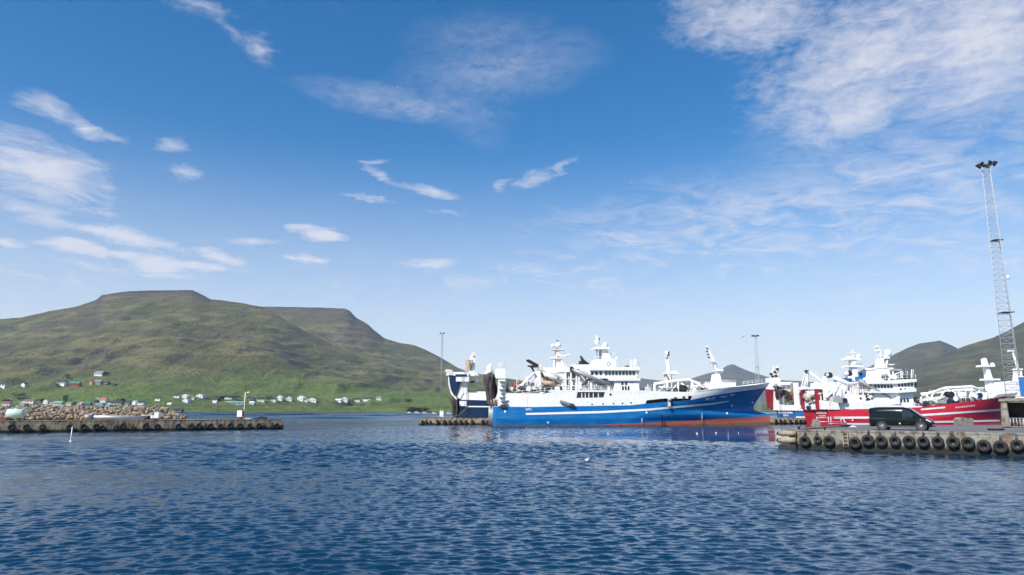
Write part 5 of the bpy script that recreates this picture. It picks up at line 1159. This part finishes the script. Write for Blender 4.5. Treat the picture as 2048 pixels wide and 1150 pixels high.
    MB().box(2.37, -.45, .56, 2.425, .45, .66).build('grille', SOOT, o); MB().box(2.45, -.26, .38, 2.475, .26, .49).build('number_plate', PLATE, o); MB().box(2.38, -.62, .36, 2.43, -.50, .46).build('fog_lamp', LAMP, o)
    for x in (-1.42, 1.55):
        for sd in (-1, 1):
            MB().tube([(x, sd * .93, .36), (x, sd * .962, .36)], .43, 22).build('wheel_arch', SOOT, o)
            w_ = empty('wheel'); w_.parent = o; w_.location = (x, sd * .87, .325)
            MB().tube([(0, -.10, 0), (0, -.085, 0), (0, .085, 0), (0, .10, 0)], [.27, .325, .325, .27], 24).build('tyre', BLACK, w_)
            rim = MB().tube([(0, sd * .06, 0), (0, sd * .108, 0)], .085, 12)
            for k in range(7): a = 2 * math.pi * k / 7; rim.bar((math.cos(a) * .05, sd * .104, math.sin(a) * .05), (math.cos(a) * .22, sd * .106, math.sin(a) * .22), .05)
            rim.tube([(0, sd * .098, 0), (0, sd * .104, 0)], .10, 16)
            n_ = 24; ring = [(r_ * math.cos(2 * math.pi * k / n_), sd * .108, r_ * math.sin(2 * math.pi * k / n_)) for r_ in (.235, .205) for k in range(n_)]
            rim.add(ring, [(k, (k + 1) % n_, n_ + (k + 1) % n_, n_ + k) for k in range(n_)]); rim.build('rim', CHROME, w_)
    return o
van()

# ------------------------------------------------------------------ left pier furniture
LZ = 1.63
def on_left(px, depth): 
    """point on the left pier deck, depth metres behind its edge, seen at this picture column"""
    q = on_face(px, 840, L0 + LN * depth, LE); q.z = LZ + .012; return q
MINT = mat('pale_mint_paint', (.5, .68, .6), .5, build=worn((.50, .66, .58), (.35, .42, .36), 1.2)); RUST = mat('rusty_iron', (.2, .06, .03), .9, build=worn((.20, .065, .035), (.07, .03, .02), 2, (1, 1, 1)))
q = on_left(30, 12); o = empty('fuel_tank', q, .35, 'pale mint green round-ended tank standing on the left-hand pier', 'tank')
mb = MB().tube([(-1.25, 0, 1.0), (-1.18, 0, 1.0), (-1.0, 0, 1.0), (.9, 0, 1.0), (1.08, 0, 1.0), (1.15, 0, 1.0)], [.35, .62, .80, .80, .62, .35], 18); mb.build('tank_shell', MINT, o); MB().tube([(0, 0, 1.75), (0, 0, 1.95)], .25, 12).build('hatch', MINT, o)
for s_ in (-.7, .6):
    MB().box(s_ - .12, -.6, 0, s_ + .12, .6, .35).build('saddle', DGREY, o)
q0 = on_left(168, 8.5); q1 = on_left(299, 8.5); d = (q1 - q0); o = empty('pipe', q0, math.atan2(d.y, d.x), 'long grey pipe lying along the left-hand pier', 'pipe'); Lp = d.length
MB().tube([(0, 0, .46), (Lp * .12, 0, .46)], .42, 14).build('flange_end', GREY, o); MB().tube([(Lp * .12, 0, .44), (Lp * .55, 0, .42), (Lp, 0, .38)], [.33, .32, .30], 14).build('pipe_body', LGREY, o); MB().tube([(Lp * .93, -.02, .37), (Lp + .05, -.02, .37)], .33, 14).build('end_cap', SOOT, o); MB().tube([(-.06, 0, .46), (.02, 0, .46)], .36, 14).build('open_mouth', SOOT, o)
for s_ in (.15, .6, .9): MB().box(Lp * s_ - .1, -.5, 0, Lp * s_ + .1, .5, .13).build('sleeper', LOG, o)
q = on_left(300, 11); o = empty('cargo_skip', q, .2, 'white low cargo skip with a taller end beside the long pipe', 'skip')
MB().box(-1.35, -.6, .25, .75, .6, .75).build('tray', WHITE, o); MB().box(.75, -.6, .25, 1.45, .6, 1.25).build('tall_end', WHITE, o)
for s_ in (-1, .9): MB().box(s_ - .15, -.5, 0, s_ + .15, .5, .25).build('skid', SOOT, o)
for k in range(5): MB().box(-1.25 + k * .45, -.64, .25, -1.19 + k * .45, -.6, .75).build('rib', LGREY, o)
q = on_left(4, 9); o = empty('iron_trough', q, .3, 'rusty red iron trough at the left edge of the picture', 'trough'); MB().prism([(-.7, .1), (.7, .1), (.85, .5), (-.85, .5)], -.4, .4).build('trough', RUST, o); MB().box(-.6, -.45, 0, .6, .45, .1).build('base', RUST, o)
# navigation beacon box and lamp pole
q = on_left(480, 2.2); o = empty('harbour_light_box', q, .0, 'white box with red side on a short stub near the pier end', 'harbour light')
MB().box(-.42, -.42, .48, .42, .42, 1.55).build('box', WHITE, o); MB().box(.42, -.40, .52, .47, .40, 1.52).build('side_panel', DKRED, o); MB().tube([(0, 0, 0), (0, 0, .5)], [.36, .28], 12).build('stub', RUST, o); MB().box(-.46, -.46, 1.55, .46, .46, 1.60).build('lid', WHITE, o)
q = on_left(487, 3.2); zt = at(487, 785, q.y).z - q.z; za = at(489, 726, q.y).z - q.z; o = empty('lamp_pole', q, 0, 'slim pale lamp pole with thin aerial near the left pier end', 'lamp pole')
MB().tube([(0, 0, 0), (0, 0, zt * .5), (0, 0, zt)], [.10, .085, .07], 10).build('pole', CREAM, o); MB().tube([(0, 0, zt), (.3, 0, zt + .05)], .035, 6).build('arm', CREAM, o); MB().ball((.52, 0, zt + .03), .26, 10, 6, (1.1, .6, .4)).build('lamp', WHITE, o); MB().tube([(.02, 0, zt), (.1, 0, za)], [.035, .02], 6).build('aerial', RUST, o)
q = on_left(495, 2.0); o = empty('dinghy', q, LE.to_2d().angle_signed(Vector((1, 0))) , 'small white dinghy upturned beside the lamp pole', 'dinghy'); MB().prism([(-.62, 0), (.62, 0), (.5, .2), (.2, .3), (-.4, .28)], -.35, .35).build('hull', WHITE, o); MB().box(-.5, -.03, .28, .3, .03, .33).build('keel', GREY, o)
q = on_left(524, 3.0); o = empty('tarpaulin_heap', q, 0, 'black covered heap of gear near the left pier tip', 'gear heap'); net_heap('heap', SOOT, (.2, 0, .22), (.6, .5, .28), o, seed=71); net_heap('rope_pile', NAVY, (-.9, 0, .12), (.5, .5, .15), o, seed=72)
q = on_level(141, 883, 0); o = empty('spar_buoy', (q.x, q.y, 0), 0, 'thin white marker pole standing in the water before the left pier', 'marker buoy'); MB().tube([(0, 0, -.5), (.02, 0, 1.5)], [.055, .035], 8).build('pole', WHITE, o); MB().tube([(0, 0, -.2), (0, 0, .08)], .14, 12).build('float', WHITE, o)
q = on_level(66, 925, 0); o = MB().tube([(-.35, 0, 0), (.0, .02, .03), (.4, -.02, 0)], [.05, .07, .04], 7).build('driftwood', SOOT); o.location = q; tag(o, 'dark piece of driftwood floating at the lower left', 'driftwood')

# ------------------------------------------------------------------ breakwater of boulders
ROCKS = []
for k, (c1, c2) in enumerate((((.27, .19, .12), (.15, .10, .065)), ((.33, .28, .22), (.20, .165, .125)), ((.19, .16, .135), (.11, .09, .075)), ((.34, .24, .135), (.19, .13, .075)))):
    ROCKS.append(mat('boulder_%s' % ['ochre', 'pale', 'grey', 'yellow'][k], c1, .9, build=worn(c1, c2, 1.6, (1, 1, 1), .4, .65, 1, .6)))
def rock_mesh(seed, m):
    rr = random.Random(seed); bm = bmesh.new(); bmesh.ops.create_icosphere(bm, subdivisions=1, radius=1)
    for v in bm.verts: v.co *= rr.uniform(.5, 1.25); v.co = Vector([math.copysign(abs(c) ** .7, c) for c in v.co])
    me = bpy.data.meshes.new('boulder'); bm.to_mesh(me); bm.free(); me.materials.append(m); return me
RM = [rock_mesh(s_, ROCKS[s_ % 4]) for s_ in range(12)]
BK = 15.0
bw0 = on_left(-60, BK); bw1 = on_left(338, BK)
o = empty('breakwater', (0, 0, 0), 0, 'bank of ochre and grey boulders behind the left-hand pier', 'breakwater')
be = (bw1 - bw0).normalized(); bn = Vector((-be.y, be.x, 0)); BL = (bw1 - bw0).length; hb = at(150, 813, bw1.y).z - LZ
core = MB(); core.add([bw0 - be * 40, bw1 + be * .5, bw1 + be * .5 + bn * 9, bw0 - be * 40 + bn * 9, bw0 - be * 40 + bn * 4 + Vector((0, 0, hb - .5)), bw1 - be * 3 + bn * 4 + Vector((0, 0, hb - .5)), bw1 - be * 3 + bn * 6 + Vector((0, 0, hb - .5)), bw0 - be * 40 + bn * 6 + Vector((0, 0, hb - .5))], [(0, 1, 5, 4), (4, 5, 6, 7), (7, 6, 2, 3), (1, 2, 6, 5), (0, 4, 7, 3)]).build('core', ROCKS[2], o)
rr = random.Random(5); cnt = 0; extra = MB()
rows_ = 10
for r_ in range(rows_):
    t = r_ / (rows_ - 1); s = -2.0
    while s < BL + 2.6 - t * 3.6:
        sz = rr.uniform(.2, .5) * (1.05 - .1 * t); p = bw0 + be * s + bn * (t * 4.2 + rr.uniform(-.3, .3)); z = LZ + .25 + t * (hb - .45) + rr.uniform(-.12, .22)
        if cnt >= 298 or s < 8:
            mx = Matrix.LocRotScale((p.x, p.y, z), Matrix.Rotation(rr.uniform(0, 6), 3, 'Z'), (sz * 1.2, sz, sz * .85)); me_ = rr.choice(RM); extra.add([mx @ v.co for v in me_.vertices], [tuple(q_.vertices) for q_ in me_.polygons]); s += sz * 1.6; continue
        b_ = link('boulder', rr.choice(RM), o); b_.location = (p.x, p.y, z); b_.scale = (sz * rr.uniform(.9, 1.35), sz, sz * rr.uniform(.7, 1.05)); b_.rotation_euler = (rr.uniform(-.5, .5), rr.uniform(-.5, .5), rr.uniform(0, 6.28)); s += sz * rr.uniform(1.4, 1.8); cnt += 1
tag(extra.build('loose_boulders', ROCKS[1], o), kind='stuff')

# ------------------------------------------------------------------ houses on the far shore
HW = mat('house_white', (.68, .68, .66), .7); HRED = mat('house_red', (.26, .06, .05), .7); HBLK = mat('house_black', (.025, .025, .028), .7); HGRY = mat('house_grey', (.25, .27, .29), .7); HTEAL = mat('house_teal', (.20, .32, .30), .7); HORG = mat('house_orange', (.6, .24, .08), .7); HPNK = mat('house_pink', (.62, .42, .36), .7)
RBLK = mat('roof_black', (.03, .03, .035), .6); RGRN = mat('roof_green', (.05, .17, .12), .7); RORG = mat('roof_orange', (.42, .13, .06), .7); RGRY = mat('roof_grey', (.20, .21, .23), .7); RRED = mat('roof_red', (.22, .075, .06), .7); RTUR = mat('roof_turf', (.10, .15, .04), .95)
HOUSES = [  # px, base py, width px, height px, wall, roof, gable to viewer, label
 (4, 774, 26, 10, HW, RBLK, 0, 'long white house with black roof band at the left edge of the slope'),
 (49, 773, 11, 9, HW, RBLK, 1, 'lone small house with steep black roof on the left slope'),
 (125, 769, 24, 9, HW, RBLK, 0, 'white house beside the green-roofed barn on the slope'),
 (150, 772, 24, 11, HRED, RGRN, 0, 'red-walled barn with green roof on the slope'),
 (183, 768, 8, 9, HORG, RBLK, 1, 'narrow orange house between green-roofed barn and grey house'),
 (197, 768, 16, 9, HGRY, RGRY, 0, 'grey house right of the narrow orange house'),
 (214, 769, 12, 7, HBLK, RBLK, 0, 'low black house right of the grey slope house'),
 (229, 771, 8, 7, HBLK, RGRY, 1, 'rightmost dark shed of the row on the slope'),
 (199, 751, 22, 10, HW, RGRY, 0, 'highest white house on the green slope'),
 (14, 811, 20, 9, HW, RRED, 0, 'white house with red roof at the left end of shore row'),
 (48, 811, 14, 9, HTEAL, HW, 1, 'pale teal gable house just right of the mint tank'),
 (60, 806, 26, 9, HW, RRED, 0, 'wide white house with red trimmed roof above the boulder bank'),
 (94, 807, 13, 10, HW, RGRY, 1, 'white gable house left of a pale low house'),
 (104, 809, 10, 6, HPNK, RGRY, 0, 'pale low house between two white houses by the bank'),
 (117, 810, 18, 9, HW, HTEAL, 0, 'white house with teal roof left of the tall dark tree'),
 (139, 811, 12, 7, HW, RGRY, 0, 'low white house right of the tall dark tree'),
 (161, 811, 14, 9, HPNK, HPNK, 1, 'pinkish gable house left of a dark green house'),
 (176, 810, 16, 8, HBLK, RGRN, 0, 'dark green roofed house beside the pinkish house'),
 (194, 805, 9, 11, HBLK, HW, 1, 'tall dark narrow house with white top behind orange roof'),
 (208, 804, 16, 10, HW, RORG, 0, 'white house with bright orange roof above the boulders'),
 (200, 813, 20, 8, HTEAL, RGRY, 0, 'teal house in front of the bright orange roof'),
 (218, 813, 10, 8, HTEAL, HW, 1, 'small teal gable house below the bright orange roof'),
 (234, 809, 28, 9, HGRY, RBLK, 0, 'long grey house with black roof right of the orange roof'),
 (257, 809, 15, 9, HBLK, RBLK, 0, 'black house left of a white gable near the bank end'),
 (270, 809, 10, 9, HW, HW, 1, 'white gable house among black roofs near the bank end'),
 (283, 809, 16, 9, HW, RBLK, 0, 'black roofed house at the right end of the boulder bank row'),
 (318, 801, 15, 9, HW, RBLK, 0, 'white house with black roof standing alone above the bank end'),
 (340, 810, 11, 5, HW, HW, 0, 'low white shed below the lone black roofed house'),
 (356, 795, 16, 8, HW, RBLK, 0, 'black roofed house at the left of the farm cluster'),
 (371, 796, 14, 9, HW, HW, 1, 'white gable house in the middle of the farm cluster'),
 (374, 805, 16, 9, HW, RGRY, 1, 'white house in front of the farm cluster'),
 (387, 800, 10, 6, HPNK, RGRY, 0, 'pinkish low house in the farm cluster'),
 (402, 795, 18, 9, HW, RGRY, 1, 'white gabled house at the right of the farm cluster'),
 (432, 803, 18, 10, HBLK, RBLK, 0, 'black house left of the long greenhouse'),
 (430, 806, 10, 5, HW, HW, 0, 'small white shed in front of the black house'),
 (458, 798, 18, 9, HW, RBLK, 0, 'black roofed white house behind the long greenhouse'),
 (470, 808, 44, 6, HTEAL, HTEAL, 0, 'long low pale teal greenhouse near the shore'),
 (504, 808, 12, 6, HW, HW, 0, 'small white hut at the right end of the greenhouse'),
 (503, 801, 16, 6, HBLK, RBLK, 0, 'dark low house right of the lamp pole'),
 (522, 803, 18, 9, HW, RBLK, 0, 'white house with black roof midway along the shore'),
 (547, 803, 15, 8, HW, RBLK, 0, 'white house with dark roof left of the pale gable'),
 (560, 801, 13, 11, HW, HW, 1, 'pale gabled house left of the red roofed house'),
 (578, 801, 14, 11, HW, RRED, 1, 'white gable house with red roof on the shore'),
 (603, 801, 16, 11, HW, HW, 1, 'bright white gable house right of the red roof'),
 (611, 804, 10, 7, HW, RGRY, 0, 'white annex in front of the bright white gable house'),
 (625, 803, 20, 10, HW, RBLK, 1, 'white double house with dark roof past the bright gable'),
 (678, 803, 16, 6, HW, HW, 0, 'low white shed at the start of the far shore row'),
 (689, 802, 16, 9, HW, RGRY, 1, 'white gable house at the start of the far shore row'),
 (713, 803, 18, 7, HW, RBLK, 0, 'dark roofed house in the far shore row'),
 (736, 800, 24, 6, HW, RBLK, 0, 'long white house in the far shore row'),
 (758, 799, 12, 7, HW, RGRY, 0, 'last white house at the right end of the far shore row'),
 (357, 825, 20, 9, HBLK, RBLK, 0, 'dark boathouse at the water left of the shore'),
]
HM_CACHE = {}
def hmesh(kind, m):
    k = (kind, m.name)
    if k in HM_CACHE: return HM_CACHE[k]
    mb = MB()
    if kind == 'wall': mb.prism([(-.5, -.6), (.5, -.6), (.5, .58), (0, 1.0), (-.5, .58)], -.5, .5, 'x')
    elif kind == 'roof':
        for s_ in (-1, 1): mb.add([(x, s_ * y, z) for x in (-.54, .54) for y, z in ((0, 1.02), (.56, .54), (.56, .60), (0, 1.10))], [(0, 1, 2, 3), (7, 6, 5, 4), (0, 4, 5, 1), (1, 5, 6, 2), (2, 6, 7, 3), (3, 7, 4, 0)])
    elif kind == 'window': mb.box(-.07, -.03, -.11, .07, .03, .11)
    elif kind == 'chimney': mb.box(-.035, -.05, .9, .035, .05, 1.22)
    elif kind == 'door': mb.box(-.05, -.03, -.02, .05, .03, .36)
    HM_CACHE[k] = mb.mesh(kind, m); return HM_CACHE[k]
for (px, py, w_, h_, wm, rm, gab, lab) in HOUSES:
    g = ground_at(H1, px, py); mpp = g.y / F; W_ = w_ * mpp * .76; H_ = h_ * mpp * .78; D_ = max(6.0, min(9.5, W_ * .8))
    o = empty('house', g, random.uniform(-.25, .25) + (R(90) if gab else 0), lab, 'house', 'houses on the far shore')
    sc = (W_, D_, H_) if not gab else (D_ * 1.2, W_, H_)
    for kd, m_ in (('wall', wm), ('roof', rm)): c = link(kd, hmesh(kd, m_), o); c.scale = sc
    if w_ >= 12:
        c = link('chimney', hmesh('chimney', RBLK), o); c.scale = sc; c.location = (sc[0] * .15, 0, 0)
        wmat = GLASS if wm is not HBLK else HW
        for q_ in ((-.3, .0, .3) if not gab else (-.22, .22)):
            c = link('window', hmesh('window', wmat), o)
            if not gab: c.scale = (sc[0] * .8, sc[1], sc[2]); c.location = (q_ * sc[0], -sc[1] * .5, sc[2] * .30)
            else: c.scale = (sc[1] * .8, sc[0], sc[2]); c.rotation_euler = (0, 0, R(-90)); c.location = (-sc[0] * .5, q_ * sc[1], sc[2] * .30)
# shore road
pts = [ground_at(H1, q_, 812 - max(0, q_ - 420) * .012 + 1.5 * math.sin(q_ * .03)) for q_ in range(250, 830, 10)]
vs = []; fs = []
for q_ in pts: vs += [(q_.x, q_.y - 3.2, q_.z + .5), (q_.x, q_.y + 3.2, q_.z + 1.1)]
for i in range(len(pts) - 1): fs.append((2 * i, 2 * i + 2, 2 * i + 3, 2 * i + 1))
tag(MB().add(vs, fs).build('road', ASPH), kind='structure')
# small boats at the far shore
for k, (px, w_, lab) in enumerate(((818, 10, 'leftmost small white boat at the far shore left of the thin mast'), (833, 14, 'second small white boat from the left at the far shore'), (848, 12, 'small white boat at the far shore just left of the thin mast'), (868, 12, 'small white boat at the far shore seen beside the pier cabinet'), (898, 14, 'small white boat at the far shore seen left of the navy stern'))):
    q = on_level(px, 827.2 if k < 3 else 829.5, 0); L_ = w_ * q.y / F; o = empty('small_boat', (q.x, q.y, 0), .1 * k, lab, 'boat', 'small boats at the far shore')
    MB().prism([(-L_ / 2, -.2), (L_ * .38, -.2), (L_ * .5, 1.3), (-L_ * .5, 1.1)], -1.2, 1.2).build('hull', HW, o); MB().prism([(-L_ * .2, 1.1), (L_ * .2, 1.1), (L_ * .12, 2.4), (-L_ * .2, 2.4)], -.9, .9).build('cabin', HW, o); MB().box(-L_ * .15, -.95, 1.6, L_ * .1, .95, 2.1).build('window', GLASS, o)

# ------------------------------------------------------------------ trees on the far shore
LEAF = mat('dark_foliage', (.03, .055, .02), .9, build=lambda t, b: t.set(b.inputs['Base Color'], t.mix(t.mapr(t.noise(obj_pos(t), .8, 4), .35, .65), (.022, .045, .016), (.06, .095, .035)))); BARK = mat('bark', (.08, .06, .045), .95)
def crown_mesh(seed):
    rr = random.Random(seed); vs = []; fs = []
    cl = [(Vector((rr.gauss(0, .26), rr.gauss(0, .26), rr.uniform(.35, .98))), rr.uniform(.14, .26)) for _ in range(16)]
    for c, r_ in cl:
        for _ in range(34):
            d = Vector((rr.gauss(0, 1), rr.gauss(0, 1), rr.gauss(0, 1))).normalized() * r_ * rr.uniform(.5, 1.1); p = c + d; u = Vector((rr.gauss(0, 1), rr.gauss(0, 1), rr.gauss(0, 1))).normalized(); w_ = u.orthogonal().normalized(); s_ = rr.uniform(.05, .10)
            i = len(vs); vs += [p - u * s_, p + w_ * s_ * .6, p + u * s_, p - w_ * s_ * .6]; fs.append((i, i + 1, i + 2, i + 3))
    return MB().add(vs, fs).mesh('crown', LEAF)
CR = [crown_mesh(s_) for s_ in (1, 2, 3)]
tk = MB().tube([(0, 0, -.05), (.01, 0, .3), (0, .02, .75)], [.045, .035, .012], 7)
for a in (0, 2.1, 4.2): tk.tube([(.01, 0, .35), (.22 * math.cos(a), .22 * math.sin(a), .7)], [.02, .008], 5)
TRK = tk.mesh('trunk', BARK)
TREES = [(129, 806, 8, 16, 'tall dark slender tree in the shore row behind the boulder bank'), (39, 797, 16, 12, 'dark bushy tree on the slope above the mint tank'), (133, 757, 9, 9, 'dark tree on the slope above the green-roofed barn'), (213, 751, 12, 8, 'dark tree right of the highest white house'), (14, 806, 14, 8, 'dark bush left of the wide white house by the bank'), (84, 806, 9, 9, 'dark tree left of the white gable house by the bank'), (114, 775, 7, 9, 'small dark tree below the white slope house'),
 (149, 811, 10, 8, 'dark bush between low white and pinkish houses'), (245, 806, 12, 9, 'dark tree among the black roofs near the bank end'), (440, 801, 16, 10, 'dark tree behind the black house'), (470, 799, 18, 9, 'dark tree behind the long greenhouse'), (535, 799, 10, 7, 'dark bush midway along the shore'), (818, 805, 14, 7, 'dark bush at the right end of the far shore row'), (836, 826, 34, 13, 'broad dark clump of trees at the water left of the thin mast'), (700, 812, 12, 5, 'dark bush below the far shore row')]
for i, (px, py, w_, h_, lab) in enumerate(TREES):
    g = ground_at(H1, px, py); mpp = g.y / F; o = empty('tree', g - Vector((0, 0, .3)), i * 1.3, lab, 'tree', 'trees on the far shore')
    c = link('crown', CR[i % 3], o); c.scale = (w_ * mpp / .95, w_ * mpp / .95, h_ * mpp / 1.1); c = link('trunk', TRK, o); c.scale = (h_ * mpp, h_ * mpp, h_ * mpp)

# ------------------------------------------------------------------ gulls
GUL = mat('gull_plumage', (.7, .7, .7), .8, build=lambda t, b: t.set(b.inputs['Base Color'], t.mix(t.mapr(t.m('ABSOLUTE', t.add('ShaderNodeSeparateXYZ', i={0: obj_pos(t)}).outputs[1]), .42, .55), (.72, .72, .72), (.06, .06, .065))))
def gull_mesh(lift, fold=False):
    mb = MB(); mb.tube([(-.30, 0, .02), (-.18, 0, .03), (-.02, 0, .02), (.12, 0, .03), (.19, 0, .06), (.24, 0, .065), (.30, 0, .05)], [.015, .05, .085, .07, .045, .042, .008], 9)
    if not fold:
        for s_ in (-1, 1):
            sec = [(0, .04, .0, .20), (.22, .05, lift * .8, .19), (.45, .0, lift * 1.05, .13), (.62, -.10, lift * .9, .03)]; vs = []; fs = []
            for (yy, x_, zz, ch) in sec: vs += [(x_ + ch / 2, s_ * yy, .05 + zz), (x_, s_ * yy, .075 + zz), (x_ - ch / 2, s_ * yy, .05 + zz), (x_, s_ * yy, .04 + zz)]
            for i in range(3):
                for k in range(4): fs.append((i * 4 + k, i * 4 + (k + 1) % 4, (i + 1) * 4 + (k + 1) % 4, (i + 1) * 4 + k))
            fs.append((12, 13, 14, 15)); mb.add(vs, fs, True)
    return mb.mesh('body', GUL)
GM = [gull_mesh(.22), gull_mesh(.05), gull_mesh(-.12)]; GF = gull_mesh(0, True)
for v in GF.vertices: v.co.z = v.co.z * 1.9 + (.10 if v.co.x > .15 else 0)
BEAK = MB().tube([(.29, 0, .052), (.35, 0, .045)], [.012, .003], 6).mesh('beak', mat('beak_yellow', (.6, .4, .05), .6))
FLY = [(797, 178, 13, 'gull in flight, brightest one in the upper middle sky'), (1262, 365, 8, 'small gull in the middle of the sky'), (1487, 673, 14, 'gull gliding just above the blue bow'), (1418, 9, 9, 'gull at the very top of the picture'), (1340, 548, 7, 'tiny gull above the kingpost of the blue trawler'), (1544, 471, 6, 'tiny gull in the right-hand middle sky'), (478, 712, 9, 'gull in front of the left hillside above the lamp pole'), (518, 653, 6, 'small gull before the left hill shoulder'), (630, 690, 8, 'gull before the hillside, left of a close pair'), (668, 692, 7, 'gull before the hillside, right of a close pair')]
for i, (px, py, w_, lab) in enumerate(FLY):
    Y = min(330, 1.24 * F / w_); q = at(px, py, Y); o = empty('gull', q, random.uniform(-.5, .5) + (R(90) if i % 2 else R(-90)), lab, 'gull', 'gulls in flight'); o.rotation_euler[0] = random.choice((-1, 1)) * random.uniform(.25, .6); o.scale = (1.25,) * 3
    link('body', GM[i % 3], o); link('beak', BEAK, o)
SW = [(1174, 921, 'gull floating alone on the water in the foreground'), (1216, 867, 'gull floating near the middle of the blue hull'), (1394, 867, 'leftmost gull of the floating group below the blue bow'), (1432, 866, 'second gull of the floating group below the blue bow'), (1457, 867, 'third gull of the floating group below the blue bow'), (1477, 866, 'fourth gull of the floating group below the blue bow'), (1511, 867, 'rightmost gull of the floating group below the blue bow'), (1537, 898, 'gull floating left of the quay corner logs')]
for i, (px, py, lab) in enumerate(SW):
    q = on_level(px, py, .03); o = empty('gull', q, random.uniform(0, 6.28), lab, 'gull', 'gulls floating on the water'); o.scale = (.5,) * 3; link('body', GF, o); link('beak', BEAK, o)

# ------------------------------------------------------------------ haze
hz = MB().box(-9300, -300, -4, 9300, 8900, 720).mesh('haze', bpy.data.materials.new('haze_air'))
hm = hz.materials[0]; hm.use_nodes = True; t = NT(hm.node_tree); t.n.clear()
pv = t.add('ShaderNodeVolumePrincipled', i={'Color': (.66, .80, 1.0), 'Density': 4.8e-5, 'Anisotropy': 0.0}); t.add('ShaderNodeOutputMaterial', i={'Volume': pv.outputs[0]})
tag(link('haze', hz), kind='stuff')
